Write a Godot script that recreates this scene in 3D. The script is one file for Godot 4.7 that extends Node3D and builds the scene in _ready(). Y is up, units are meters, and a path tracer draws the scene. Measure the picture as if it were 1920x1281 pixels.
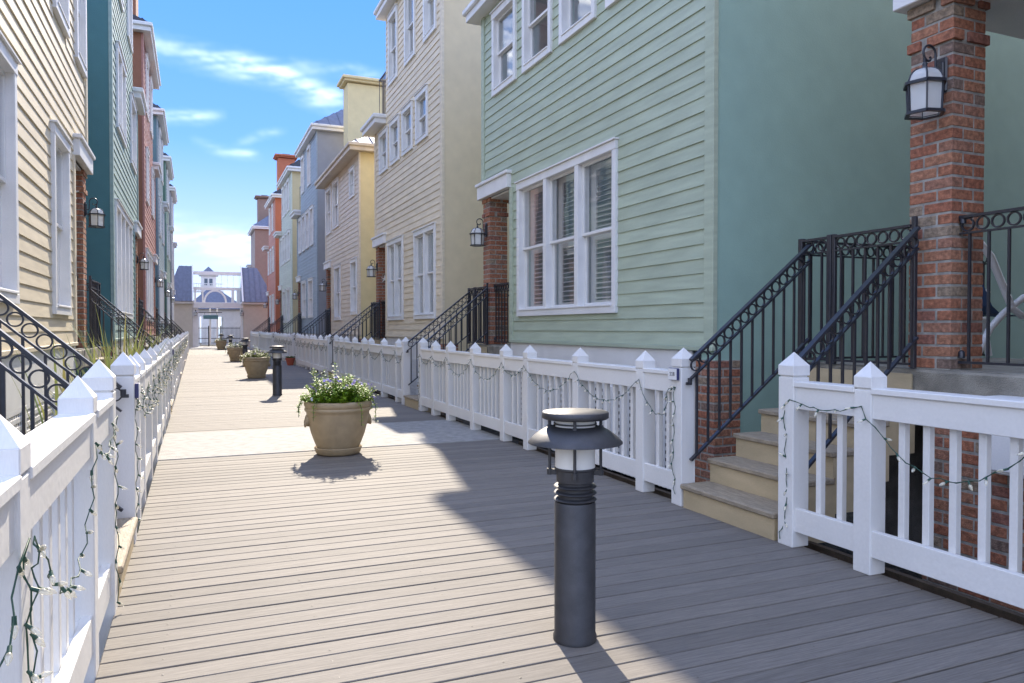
extends Node3D
# A boardwalk between two rows of painted clapboard houses. x is across the walk, y up, and d = -z runs down the walk.

var rng := RandomNumberGenerator.new()
var org := {}
var used := {}
var M := {}
var ring_mesh: ArrayMesh

class MB:
	var v := PackedVector3Array()
	var n := PackedVector3Array()
	var t := PackedVector2Array()
	var i := PackedInt32Array()
	func uvof(p: Vector3, m: Vector3) -> Vector2:
		var a := m.abs()
		if a.y >= a.x and a.y >= a.z: return Vector2(p.x, p.z)
		if a.x >= a.z: return Vector2(p.z, p.y)
		return Vector2(p.x, p.y)
	func tri(a: Vector3, b: Vector3, c: Vector3, m: Vector3) -> void:
		var k := v.size()
		var g := (b - a).cross(c - a)
		var flat := -g.normalized() if g.dot(m) < 0 else g.normalized()
		for p in [a, b, c]:
			v.append(p); n.append(flat); t.append(uvof(p, flat))
		if g.dot(m) > 0: i.append_array([k, k + 2, k + 1])
		else: i.append_array([k, k + 1, k + 2])
	func quad(a: Vector3, b: Vector3, c: Vector3, d: Vector3, m: Vector3) -> void:
		var k := v.size()
		var g := (c - a).cross(d - b)
		var flat := -g.normalized() if g.dot(m) < 0 else g.normalized()
		for p in [a, b, c, d]:
			v.append(p); n.append(flat); t.append(uvof(p, flat))
		if g.dot(m) > 0: i.append_array([k, k + 2, k + 1, k, k + 3, k + 2])
		else: i.append_array([k, k + 1, k + 2, k, k + 2, k + 3])
	# box from x0..x1, y0..y1 and down the walk d0..d1
	func box(x0: float, x1: float, y0: float, y1: float, d0: float, d1: float) -> void:
		hex(Vector3(x0, y0, -d1), Vector3(x1, y1, -d0))
	func hex(lo: Vector3, hi: Vector3) -> void:
		var a := lo.min(hi)
		var b := lo.max(hi)
		quad(Vector3(a.x, a.y, a.z), Vector3(a.x, b.y, a.z), Vector3(a.x, b.y, b.z), Vector3(a.x, a.y, b.z), Vector3.LEFT)
		quad(Vector3(b.x, a.y, a.z), Vector3(b.x, b.y, a.z), Vector3(b.x, b.y, b.z), Vector3(b.x, a.y, b.z), Vector3.RIGHT)
		quad(Vector3(a.x, a.y, a.z), Vector3(b.x, a.y, a.z), Vector3(b.x, a.y, b.z), Vector3(a.x, a.y, b.z), Vector3.DOWN)
		quad(Vector3(a.x, b.y, a.z), Vector3(b.x, b.y, a.z), Vector3(b.x, b.y, b.z), Vector3(a.x, b.y, b.z), Vector3.UP)
		quad(Vector3(a.x, a.y, a.z), Vector3(b.x, a.y, a.z), Vector3(b.x, b.y, a.z), Vector3(a.x, b.y, a.z), Vector3.FORWARD)
		quad(Vector3(a.x, a.y, b.z), Vector3(b.x, a.y, b.z), Vector3(b.x, b.y, b.z), Vector3(a.x, b.y, b.z), Vector3.BACK)
	# chamfered box
	func cham(x0: float, x1: float, y0: float, y1: float, d0: float, d1: float, e: float) -> void:
		var a := Vector3(min(x0, x1), y0, -d1)
		var b := Vector3(max(x0, x1), y1, -d0)
		var c := (a + b) / 2
		var h := (b - a) / 2
		var q := h - Vector3(e, e, e)
		for ax in 3:
			var u := (ax + 1) % 3
			var w := (ax + 2) % 3
			for s in [-1.0, 1.0]:
				var m := Vector3.ZERO; m[ax] = s
				var ps := []
				for k in [[-1, -1], [1, -1], [1, 1], [-1, 1]]:
					var p := Vector3.ZERO
					p[ax] = s * h[ax]; p[u] = k[0] * q[u]; p[w] = k[1] * q[w]
					ps.append(c + p)
				quad(ps[0], ps[1], ps[2], ps[3], m)
				for s2 in [-1.0, 1.0]:
					var p0 := Vector3.ZERO; p0[ax] = s * h[ax]; p0[u] = s2 * q[u]; p0[w] = -q[w]
					var p1 := p0; p1[w] = q[w]
					var p3 := Vector3.ZERO; p3[ax] = s * q[ax]; p3[u] = s2 * h[u]; p3[w] = -q[w]
					var p2 := p3; p2[w] = q[w]
					var m2 := Vector3.ZERO; m2[ax] = s; m2[u] = s2
					quad(c + p0, c + p1, c + p2, c + p3, m2)
		for sx in [-1.0, 1.0]:
			for sy in [-1.0, 1.0]:
				for sz in [-1.0, 1.0]:
					var s := Vector3(sx, sy, sz)
					tri(c + s * Vector3(h.x, q.y, q.z), c + s * Vector3(q.x, h.y, q.z), c + s * Vector3(q.x, q.y, h.z), s)
	# straight bar of width w (sideways) and height h from a to b
	func bar(a: Vector3, b: Vector3, w: float, h: float) -> void:
		var f := (b - a).normalized()
		var s := f.cross(Vector3.UP)
		s = Vector3.RIGHT if s.length() < 0.01 else s.normalized()
		var u := s.cross(f).normalized()
		var k := [-s * w / 2 - u * h / 2, s * w / 2 - u * h / 2, s * w / 2 + u * h / 2, -s * w / 2 + u * h / 2]
		var m := [-u, s, u, -s]
		for e in 4:
			quad(a + k[e], a + k[(e + 1) % 4], b + k[(e + 1) % 4], b + k[e], m[e])
		quad(a + k[0], a + k[1], a + k[2], a + k[3], -f)
		quad(b + k[0], b + k[1], b + k[2], b + k[3], f)
	func grid(ps: Array, ms: Array, rows: int, cols: int, scale := Vector2.ONE) -> void:
		var k := v.size()
		for r in rows:
			for q in cols:
				v.append(ps[r * cols + q]); n.append(ms[r * cols + q]); t.append(Vector2(float(q) / (cols - 1), float(r) / (rows - 1)) * scale)
		for r in rows - 1:
			for q in cols - 1:
				var a := k + r * cols + q
				var g := (v[a + 1] - v[a]).cross(v[a + cols] - v[a])
				if g.length() < 1e-12: g = (v[a + cols + 1] - v[a + 1]).cross(v[a + cols] - v[a + 1])
				if g.dot(n[a] + n[a + cols + 1]) > 0: i.append_array([a, a + cols, a + 1, a + 1, a + cols, a + cols + 1])
				else: i.append_array([a, a + 1, a + cols, a + 1, a + cols + 1, a + cols])
	# turned shape: profile of Vector2(radius, height) round an upright axis at o
	func lathe(o: Vector3, prof: Array, seg := 28, sharp := 0.5) -> void:
		for k in prof.size() - 1:
			var a: Vector2 = prof[k]
			var b: Vector2 = prof[k + 1]
			var d := b - a
			if d.length() < 1e-6: continue
			var m := Vector2(d.y, -d.x).normalized()
			var ma := m
			var mb := m
			if k > 0:
				var e: Vector2 = a - prof[k - 1]
				var m0 := Vector2(e.y, -e.x).normalized()
				if e.length() > 1e-6 and m0.dot(m) > sharp: ma = (m + m0).normalized()
			if k < prof.size() - 2:
				var e2: Vector2 = prof[k + 2] - b
				var m1 := Vector2(e2.y, -e2.x).normalized()
				if e2.length() > 1e-6 and m1.dot(m) > sharp: mb = (m + m1).normalized()
			var ps := []
			var ms := []
			for r in 2:
				for q in seg + 1:
					var w := TAU * q / seg
					var c := Vector3(cos(w), 0, sin(w))
					var pr: Vector2 = b if r else a
					var mr: Vector2 = mb if r else ma
					ps.append(o + c * pr.x + Vector3.UP * pr.y)
					ms.append(c * mr.x + Vector3.UP * mr.y)
			grid(ps, ms, 2, seg + 1, Vector2(3, 1))
	func tube(path: Array, r: float, seg := 6, r2 := -1.0) -> void:
		var ps := []
		var ms := []
		var s := Vector3.ZERO
		for k in path.size():
			var f: Vector3 = (path[min(k + 1, path.size() - 1)] - path[max(k - 1, 0)]).normalized()
			if s == Vector3.ZERO:
				s = f.cross(Vector3.UP)
				if s.length() < 0.1: s = f.cross(Vector3.RIGHT)
			s = (s - f * s.dot(f)).normalized()
			var u := f.cross(s)
			var rr := r if r2 < 0 else lerpf(r, r2, float(k) / (path.size() - 1))
			for q in seg + 1:
				var c := s * cos(TAU * q / seg) + u * sin(TAU * q / seg)
				ps.append(path[k] + c * rr); ms.append(c)
		grid(ps, ms, path.size(), seg + 1)
	func torus(o: Vector3, ax: Vector3, up: Vector3, rad: float, w: float, h: float, seg := 18) -> void:
		# flat bar bent to a ring in the plane of ax and up: w across the plane, h radial
		var s := ax.cross(up).normalized()
		for e in 4:
			var ps := []
			var ms := []
			for r in 2:
				for q in seg + 1:
					var c := ax * cos(TAU * q / seg) + up * sin(TAU * q / seg)
					var j: int = (e + r) % 4
					var dr: float = h / 2 if j in [1, 2] else -h / 2
					var ds: float = w / 2 if j in [2, 3] else -w / 2
					ps.append(o + c * (rad + dr) + s * ds)
					ms.append([-s, c, s, -c][e])
			grid(ps, ms, 2, seg + 1)
	func join(m: MB) -> void:
		var k := v.size()
		v.append_array(m.v); n.append_array(m.n); t.append_array(m.t)
		for e in m.i: i.append(e + k)
	func mesh(shift := Vector3.ZERO) -> ArrayMesh:
		var a := []
		a.resize(Mesh.ARRAY_MAX)
		var w := v
		if shift != Vector3.ZERO:
			w = PackedVector3Array()
			w.resize(v.size())
			for k in v.size(): w[k] = v[k] - shift
		a[Mesh.ARRAY_VERTEX] = w; a[Mesh.ARRAY_NORMAL] = n; a[Mesh.ARRAY_TEX_UV] = t; a[Mesh.ARRAY_INDEX] = i
		var m := ArrayMesh.new()
		m.add_surface_from_arrays(Mesh.PRIMITIVE_TRIANGLES, a)
		return m

func P(x: float, y: float, d: float) -> Vector3:
	return Vector3(x, y, -d)

func numbered(called: String) -> String:
	used[called] = used.get(called, 0) + 1
	return called if used[called] == 1 else "%s_%03d" % [called, used[called] - 1]

func thing(called: String, label: String, category: String, at := Vector3.ZERO, group := "") -> Node3D:
	var o := Node3D.new()
	o.name = numbered(called)
	add_child(o)
	o.position = at
	org[o] = at
	o.set_meta("label", label)
	o.set_meta("category", category)
	if group: o.set_meta("group", group)
	return o

func structure(called: String, b: MB, m: Material) -> MeshInstance3D:
	var o := MeshInstance3D.new()
	o.name = called
	o.mesh = b.mesh()
	o.material_override = m
	add_child(o, true)
	org[o] = Vector3.ZERO
	o.set_meta("kind", "structure")
	return o

func part(parent: Node3D, called: String, b: MB, m: Material) -> MeshInstance3D:
	var o := MeshInstance3D.new()
	o.name = called
	if b.v.size():
		o.mesh = b.mesh(org[parent])
		o.material_override = m
	parent.add_child(o, true)
	org[o] = org[parent]
	return o

# a part that shares a mesh with its likes
func shared(parent: Node3D, called: String, me: Mesh, m: Material, tr: Transform3D) -> MeshInstance3D:
	var o := MeshInstance3D.new()
	o.name = called
	o.mesh = me
	o.material_override = m
	o.transform = Transform3D(tr.basis, tr.origin - org[parent])
	parent.add_child(o, true)
	org[o] = tr.origin
	return o

func copy(o: Node3D, at: Vector3, label: String, turn := 0.0) -> Node3D:
	var c: Node3D = o.duplicate()
	c.name = numbered(String(o.name))
	add_child(c)
	c.position = at
	c.rotation.y = turn
	c.set_meta("label", label)
	return c

# ---------------------------------------------------------------- materials

func lin(r: float, g: float, b: float) -> Color:
	return Color(r, g, b).linear_to_srgb()

func noise_image(size: int, seed_: int, freq: float, oct: int, kind := FastNoiseLite.TYPE_SIMPLEX_SMOOTH) -> Image:
	var f := FastNoiseLite.new()
	f.seed = seed_
	f.frequency = freq
	f.noise_type = kind
	f.fractal_octaves = oct
	return f.get_seamless_image(size, size)

# grey texture between lo and 1: coarse blotches times fine grain
func mottle(size: int, seed_: int, f1: float, f2: float, lo: float, fine: float) -> ImageTexture:
	var a := noise_image(size, seed_, f1, 5)
	var b := noise_image(size, seed_ + 7, f2, 3)
	var im := Image.create(size, size, false, Image.FORMAT_RGB8)
	for y in size:
		for x in size:
			var k: float = lerpf(lo, 1.0, a.get_pixel(x, y).r) * (1.0 - fine * b.get_pixel(x, y).r)
			im.set_pixel(x, y, Color(k, k, k))
	return ImageTexture.create_from_image(im)

func relief(size: int, seed_: int, f: float, oct: int, bump: float) -> ImageTexture:
	var im := noise_image(size, seed_, f, oct)
	im.bump_map_to_normal_map(bump)
	return ImageTexture.create_from_image(im)

var T := {}

func mat(key: String, c: Color, rough := 0.7, tex := "", nrm := "", scale := Vector3(1, 1, 1), metal := 0.0, off := Vector3.ZERO, nscale := 1.0) -> StandardMaterial3D:
	if M.has(key): return M[key]
	var m := StandardMaterial3D.new()
	m.resource_name = key
	m.albedo_color = c
	m.roughness = rough
	m.metallic = metal
	if tex or nrm:
		m.uv1_triplanar = true
		m.uv1_world_triplanar = true
		m.uv1_triplanar_sharpness = 8.0
		m.uv1_scale = scale
		m.uv1_offset = off
	if tex: m.albedo_texture = T[tex]
	if nrm:
		m.normal_enabled = true
		m.normal_texture = T[nrm]
		m.normal_scale = nscale
	M[key] = m
	return m

func materials() -> void:
	T.paint = mottle(512, 3, 0.006, 0.12, 0.90, 0.05)
	T.clean = mottle(512, 5, 0.005, 0.15, 0.95, 0.03)
	T.stucco = mottle(512, 11, 0.005, 0.2, 0.955, 0.06)
	T.wood = mottle(512, 21, 0.03, 0.2, 0.76, 0.18)
	T.concrete = mottle(512, 31, 0.010, 0.35, 0.72, 0.30)
	T.aggregate = mottle(1024, 35, 0.008, 0.22, 0.82, 0.42)
	T.brick = mottle(256, 41, 0.03, 0.3, 0.62, 0.25)
	T.metal = mottle(256, 51, 0.02, 0.3, 0.85, 0.08)
	T.soil = mottle(256, 61, 0.05, 0.3, 0.35, 0.4)
	T.stucco_n = relief(512, 12, 0.10, 4, 3.0)
	T.wood_n = relief(512, 22, 0.08, 4, 4.0)
	T.concrete_n = relief(512, 32, 0.20, 4, 5.0)
	T.brick_n = relief(256, 42, 0.12, 4, 4.0)
	T.glass_n = relief(256, 71, 0.008, 2, 3.0)
	mat("white", lin(0.82, 0.81, 0.79), 0.45, "clean", "", Vector3(0.8, 0.8, 0.8))
	mat("fence_white", lin(0.80, 0.78, 0.74), 0.5, "clean", "wood_n", Vector3(2.5, 0.5, 0.5), 0.0, Vector3.ZERO, 0.07)
	mat("iron", lin(0.035, 0.036, 0.045), 0.33, "metal", "", Vector3(3, 3, 3))
	mat("bollard_paint", lin(0.105, 0.105, 0.11), 0.55, "metal", "concrete_n", Vector3(2, 2, 2), 0.75, Vector3.ZERO, 0.06)
	mat("lens", lin(0.78, 0.77, 0.72), 0.3)
	mat("tread", lin(0.50, 0.405, 0.28), 0.7, "wood", "wood_n", Vector3(2, 2, 0.4), 0.0, Vector3.ZERO, 0.3)
	mat("riser", lin(0.57, 0.45, 0.27), 0.6, "paint", "wood_n", Vector3(2, 2, 0.5), 0.0, Vector3.ZERO, 0.2)
	mat("slab", lin(0.54, 0.49, 0.39), 0.9, "concrete", "concrete_n", Vector3(0.9, 0.9, 0.9), 0.0, Vector3.ZERO, 0.6)
	mat("porch_floor", lin(0.50, 0.46, 0.38), 0.6, "concrete", "concrete_n", Vector3(1, 1, 1), 0.0, Vector3.ZERO, 0.3)
	mat("walk_concrete", lin(0.58, 0.56, 0.52), 0.8, "aggregate", "concrete_n", Vector3(0.83, 0.83, 0.83), 0.0, Vector3.ZERO, 0.35)
	mat("mortar", lin(0.70, 0.66, 0.58), 0.95, "concrete", "concrete_n", Vector3(2, 2, 2), 0.0, Vector3.ZERO, 0.8)
	mat("soil", lin(0.09, 0.07, 0.05), 1.0, "soil", "concrete_n", Vector3(1.2, 1.2, 1.2))
	mat("ground", lin(0.16, 0.14, 0.11), 1.0, "soil", "concrete_n", Vector3(0.4, 0.4, 0.4))
	mat("pot", lin(0.47, 0.355, 0.205), 0.55, "paint", "concrete_n", Vector3(2, 2, 2), 0.0, Vector3.ZERO, 0.25)
	mat("roof_metal", lin(0.16, 0.18, 0.25), 0.55, "metal", "", Vector3(0.8, 0.8, 0.8))
	mat("roof_dark", lin(0.045, 0.045, 0.055), 0.7, "concrete", "", Vector3(1, 1, 1))
	mat("cord", lin(0.02, 0.07, 0.045), 0.5)
	mat("dark", lin(0.02, 0.02, 0.022), 0.8)
	mat("block", lin(0.34, 0.32, 0.29), 0.9, "concrete", "concrete_n", Vector3(1, 1, 1), 0.0, Vector3.ZERO, 0.5)
	mat("interior", lin(0.35, 0.33, 0.30), 0.9)
	mat("shutter", lin(0.62, 0.61, 0.57), 0.5)
	mat("blind", lin(0.66, 0.66, 0.62), 0.7)
	var tones := [[0.74, 0.30, 0.165], [0.68, 0.26, 0.145], [0.78, 0.36, 0.205], [0.58, 0.25, 0.17], [0.70, 0.34, 0.215], [0.45, 0.30, 0.225], [0.60, 0.44, 0.30]]
	for k in tones.size():
		mat("brick%d" % k, lin(tones[k][0], tones[k][1], tones[k][2]), 0.9, "brick", "brick_n", Vector3(3, 3, 3), 0.0, Vector3(0.37 * k, 0.21 * k, 0.13 * k), 0.7)
	var boards := [1.0, 0.93, 1.07, 0.88, 1.03, 0.97]
	for k in 6:
		var w: float = boards[k]
		mat("board%d" % k, lin(0.275 * w, 0.243 * w, 0.205 * w), 0.78, "wood", "wood_n", Vector3(0.22, 7, 7), 0.0, Vector3(0.31 * k, 0.17 * k, 0.43 * k), 0.16)
	var g := StandardMaterial3D.new()
	g.transparency = BaseMaterial3D.TRANSPARENCY_ALPHA
	g.albedo_color = Color(0.62, 0.68, 0.70, 0.10)
	g.roughness = 0.0
	g.metallic_specular = 1.0
	g.uv1_triplanar = true; g.uv1_world_triplanar = true; g.uv1_scale = Vector3(0.7, 0.7, 0.7)
	g.normal_enabled = true; g.normal_texture = T.glass_n; g.normal_scale = 0.035
	M.glass = g
	var lg := StandardMaterial3D.new()
	lg.transparency = BaseMaterial3D.TRANSPARENCY_ALPHA
	lg.albedo_color = Color(0.92, 0.92, 0.90, 0.55)
	lg.roughness = 0.25
	M.frosted = lg
	var bg := StandardMaterial3D.new()
	bg.transparency = BaseMaterial3D.TRANSPARENCY_ALPHA
	bg.albedo_color = Color(0.96, 0.93, 0.82, 0.38)
	bg.roughness = 0.12
	bg.metallic_specular = 0.8
	M.bulb = bg

# clapboard paints: three close tones of one colour
func paints(key: String, r: float, g: float, b: float) -> Array:
	var out := []
	for k in 3:
		var w: float = [1.0, 0.965, 1.03][k]
		out.append(mat("%s_siding%d" % [key, k], lin(r * w, g * w, b * w), 0.55, "paint", "wood_n", Vector3(0.9, 3.0, 0.35), 0.0, Vector3(0.2 * k, 0.3 * k, 0.1 * k), 0.10))
	return out

# ---------------------------------------------------------------- sky

func sky_panorama() -> ImageTexture:
	var w := 2304
	var h := 1152
	var im := Image.create(w, h, false, Image.FORMAT_RGBF)
	var f := FastNoiseLite.new()
	f.seed = 5; f.frequency = 1.0; f.fractal_octaves = 6; f.noise_type = FastNoiseLite.TYPE_SIMPLEX_SMOOTH
	# streaks of high cloud: azimuth, height, half length, half width, tilt (degrees), strength
	var wisps := []
	wisps.append([0.5, 18.6, 6.5, 0.62, -5.0, 0.24])
	wisps.append([5.5, 17.9, 6.0, 0.62, -11.0, 0.27])
	wisps.append([9.0, 16.6, 3.2, 0.6, -20.0, 0.22])
	wisps.append([9.8, 18.6, 3.0, 0.4, -5.0, 0.20])
	wisps.append([-0.8, 14.5, 2.6, 0.35, 12.0, 0.26])
	wisps.append([2.2, 12.6, 2.2, 0.3, -11.0, 0.18])
	wisps.append([4.4, 13.7, 1.8, 0.25, 20.0, 0.16])
	wisps.append([0.0, 6.5, 9.0, 1.2, 2.0, 0.25])
	rng.seed = 77
	for k in 260:  # clouds out of view, added wider and denser to brighten the shade
		var up := rad_to_deg(asin(rng.randf_range(0.10, 0.985)))
		wisps.append([rng.randf_range(22, 343), up, rng.randf_range(5, 16), rng.randf_range(1.0, 4.0), rng.randf_range(-25, 20), rng.randf_range(0.4, 0.9)])
	var top := Color(0.028, 0.092, 0.29)
	var mid := Color(0.025, 0.090, 0.30)
	var low := Color(0.058, 0.132, 0.31)
	var hor := Color(0.27, 0.30, 0.33)
	var down := Color(0.20, 0.19, 0.17)
	for y in h:
		var el := 90.0 - 180.0 * (y + 0.5) / h
		var c := down
		if el > 0:
			if el > 32: c = mid.lerp(top, smoothstep(32, 90, el))
			elif el > 13: c = low.lerp(mid, pow((el - 13) / 19.0, 0.7))
			else: c = hor.lerp(low, pow(el / 13.0, 0.65))
		if el <= 0:
			im.fill_rect(Rect2i(0, y, w, 1), c)
			continue
		var e := deg_to_rad(el)
		var ce := maxf(cos(e), 0.02)
		im.fill_rect(Rect2i(0, y, w, 1), c)
		var dens := PackedFloat32Array()
		dens.resize(w)
		for k in wisps:
			var de: float = el - k[1]
			if absf(de) > k[3] * 2.7 + k[2] * 0.55: continue
			var tt := deg_to_rad(k[4])
			var ct := cos(tt)
			var sn := sin(tt)
			var half: float = minf(k[2] * 1.35 / ce, 179.0)
			var xa := int((k[0] - half) / 360.0 * w)
			var xb := int((k[0] + half) / 360.0 * w)
			for x in range(xa, xb + 1):
				var da: float = ((x + 0.5) * 360.0 / w - k[0]) * ce
				var q: float = (-da * sn + de * ct) / k[3]
				if absf(q) > 3.0: continue
				var u: float = (da * ct + de * sn) / k[2]
				q += 0.35 * sin(u * 3.0 + k[0])
				if absf(u) < 1.25 and absf(q) < 2.6:
					dens[posmod(x, w)] += k[5] * exp(-q * q * (0.7 if q < 0 else 1.5)) * (1.0 - smoothstep(0.45, 1.25, absf(u)))
		for x in w:
			var s := dens[x]
			if s < 0.012: continue
			var az_r := TAU * (x + 0.5) / w
			var dir := Vector3(cos(e) * sin(az_r), sin(e), -cos(e) * cos(az_r))
			var fib := 0.40 + 1.15 * f.get_noise_3d(dir.x * 9.0 + dir.y * 22.0, dir.y * 130.0 - dir.x * 22.0, dir.z * 12.0)
			var blot := 0.60 + 0.7 * f.get_noise_3d(dir.x * 14.0, dir.y * 22.0 + 5.0, dir.z * 14.0)
			s = clampf(s * (0.18 + maxf(fib, 0)) * maxf(blot, 0) * 0.85, 0, 0.9)
			im.set_pixel(x, y, c.lerp(Color(0.90, 0.91, 0.94), s))
	return ImageTexture.create_from_image(im)

# ---------------------------------------------------------------- brickwork

var brick_meshes := {}

func brick_mesh(lx: float, ld: float) -> ArrayMesh:
	var key := "%.3f_%.3f" % [lx, ld]
	if not brick_meshes.has(key):
		var b := MB.new()
		b.cham(-lx / 2, lx / 2, -0.0315, 0.0315, -ld / 2, ld / 2, 0.003)
		brick_meshes[key] = b.mesh()
	return brick_meshes[key]

func brick_tone() -> Material:
	var k: int = [0, 0, 0, 1, 1, 2, 2, 2, 3, 4, 4, 5, 6][rng.randi() % 13]
	return M["brick%d" % k]

# square pier of four bricks a course (each face a stretcher and a header); single: each brick a part
func pier(parent: Node3D, called: String, x0: float, d0: float, y0: float, y1: float, single: bool, corbel := false) -> void:
	var w := 0.31
	var core := MB.new()
	core.box(x0 + 0.0035, x0 + w - 0.0035, y0, y1, d0 + 0.0035, d0 + w - 0.0035)
	var col := part(parent, called, core, M.mortar)
	var lots := {}
	var n := int((y1 - y0) / 0.0775)
	var dy := (y1 - y0) / n
	for c in n:
		var y := y0 + dy * (c + 0.5)
		var grow := 0.0
		if corbel and c in [n - 1, n - 4]: grow = 0.018
		var list := [[0.0, 0.198, 0.0, 0.098], [0.212, 0.31, 0.0, 0.198], [0.112, 0.31, 0.212, 0.31], [0.0, 0.098, 0.112, 0.31]]
		for k in list:
			var xa: float = k[0]
			var xb: float = k[1]
			if c % 2:
				xa = w - k[1]; xb = w - k[0]
			var cx := x0 + (xa + xb) / 2
			var cd: float = d0 + (k[2] + k[3]) / 2
			cx += signf(cx - x0 - w / 2) * grow
			cd += signf(cd - d0 - w / 2) * grow
			var at := P(cx + rng.randf_range(-0.0015, 0.0015), y, cd + rng.randf_range(-0.0015, 0.0015))
			if single:
				shared(col, "brick", brick_mesh(snappedf(xb - xa, 0.001), snappedf(k[3] - k[2], 0.001)), brick_tone(), Transform3D(Basis(Vector3.UP, rng.randf_range(-0.006, 0.006)), at))
			else:
				var m := brick_tone()
				if not lots.has(m): lots[m] = MB.new()
				lots[m].box(at.x - (xb - xa) / 2, at.x + (xb - xa) / 2, y - 0.032, y + 0.032, -at.z - (k[3] - k[2]) / 2, -at.z + (k[3] - k[2]) / 2)
	for m in lots: part(col, "brickwork", lots[m], m).set_meta("kind", "stuff")

# wall of running bond with both long faces showing; ends keyed
func brick_wall(parent: Node3D, called: String, x0: float, x1: float, d0: float, d1: float, y0: float, y1: float) -> void:
	var core := MB.new()
	core.box(x0 + 0.0035, x1 - 0.0035, y0, y1, d0 + 0.0035, d1 - 0.0035)
	var col := part(parent, called, core, M.mortar)
	var n := int((y1 - y0) / 0.0775)
	var dy := (y1 - y0) / n
	for c in n:
		var y := y0 + dy * (c + 0.5)
		for face in 2:
			# faces that look along x (lengths run along d), then faces that look along d
			var a := d0 if face == 0 else x0 + 0.1
			var b := d1 if face == 0 else x1 - 0.1
			var p := a
			var first := true
			while p < b - 0.02:
				var l := 0.2
				if first and c % 2: l = 0.095
				if p + l > b: l = b - p
				first = false
				if l > 0.03:
					for s in 2:
						var at: Vector3
						if face == 0: at = P(x0 + 0.05 if s == 0 else x1 - 0.05, y, p + l / 2)
						else: at = P(p + l / 2, y, d0 + 0.05 if s == 0 else d1 - 0.05)
						if face == 0 and s == 1: continue
						if face == 1 and s == 1: continue
						shared(col, "brick", brick_mesh(0.1 if face == 0 else snappedf(l, 0.005), snappedf(l, 0.005) if face == 0 else 0.1), brick_tone(), Transform3D(Basis(Vector3.UP, rng.randf_range(-0.008, 0.008)), at))
				p += l + 0.011

# ---------------------------------------------------------------- house pieces

# o is -1 on houses whose front looks towards -x, +1 on those that look towards +x
func windows_cut(w: Array) -> Array:
	return [w[0] + 0.03, w[1] - 0.03, w[2] + 0.03, w[3] - 0.03]

func minus(a: float, b: float, cuts: Array) -> Array:
	var out := [[a, b]]
	for c in cuts:
		var nxt := []
		for s in out:
			if c[1] <= s[0] or c[0] >= s[1]:
				nxt.append(s); continue
			if c[0] > s[0]: nxt.append([s[0], c[0]])
			if c[1] < s[1]: nxt.append([c[1], s[1]])
		out = nxt
	return out

func siding(house: Node3D, o: float, x: float, d0: float, d1: float, y0: float, y1: float, holes: Array, ms: Array, single: bool) -> void:
	var e := 0.1405
	var n := int(ceil((y1 - y0) / e))
	var lots := [MB.new(), MB.new(), MB.new()]
	for r in n:
		var ya := y0 + e * r
		var yb: float = minf(ya + e, y1)
		var pick := rng.randi() % 3
		var b: MB = lots[pick]
		var groups := []                 # boards of this row: [from, to, shape]
		var brk := [ya, yb]
		for h in holes:
			for q in [h[2], h[3]]:
				if q > ya + 0.004 and q < yb - 0.004: brk.append(q)
		brk.sort()
		var warp := rng.randf_range(-0.0015, 0.002)
		for k in brk.size() - 1:
			var ca: float = brk[k]
			var cb: float = brk[k + 1]
			var cuts := []
			for h in holes:
				if h[2] < cb - 0.002 and h[3] > ca + 0.002: cuts.append([h[0], h[1]])
			var ta := lerpf(0.019, 0.006, (ca - ya) / e) + warp
			var tb := lerpf(0.019, 0.006, (cb - ya) / e) + warp
			for s in minus(d0, d1, cuts):
				if s[1] - s[0] < 0.015: continue
				if single:
					var own := []
					for g in groups.duplicate():
						if g[0] < s[1] - 0.001 and g[1] > s[0] + 0.001:
							if own.is_empty():
								own = g
							else:
								own[2].join(g[2]); own[0] = minf(own[0], g[0]); own[1] = maxf(own[1], g[1]); groups.erase(g)
					if own.is_empty():
						own = [s[0], s[1], MB.new()]
						groups.append(own)
					own[0] = minf(own[0], s[0]); own[1] = maxf(own[1], s[1])
					b = own[2]
				var f := [P(x + o * ta, ca, s[0]), P(x + o * ta, ca, s[1]), P(x + o * tb, cb, s[1]), P(x + o * tb, cb, s[0])]
				var g := [P(x, ca, s[0]), P(x, ca, s[1]), P(x, cb, s[1]), P(x, cb, s[0])]
				b.quad(f[0], f[1], f[2], f[3], Vector3(o, 0, 0))
				if k == 0: b.quad(f[0], f[1], g[1], g[0], Vector3.DOWN)
				b.quad(f[0], f[3], g[3], g[0], Vector3.BACK)
				b.quad(f[1], f[2], g[2], g[1], Vector3.FORWARD)
				b.quad(f[3], f[2], g[2], g[3], Vector3.UP)
		for g in groups: part(house, "siding_board", g[2], ms[pick])
	if not single:
		for k in 3:
			if lots[k].v.size(): part(house, "siding", lots[k], ms[k]).set_meta("kind", "stuff")

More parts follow.
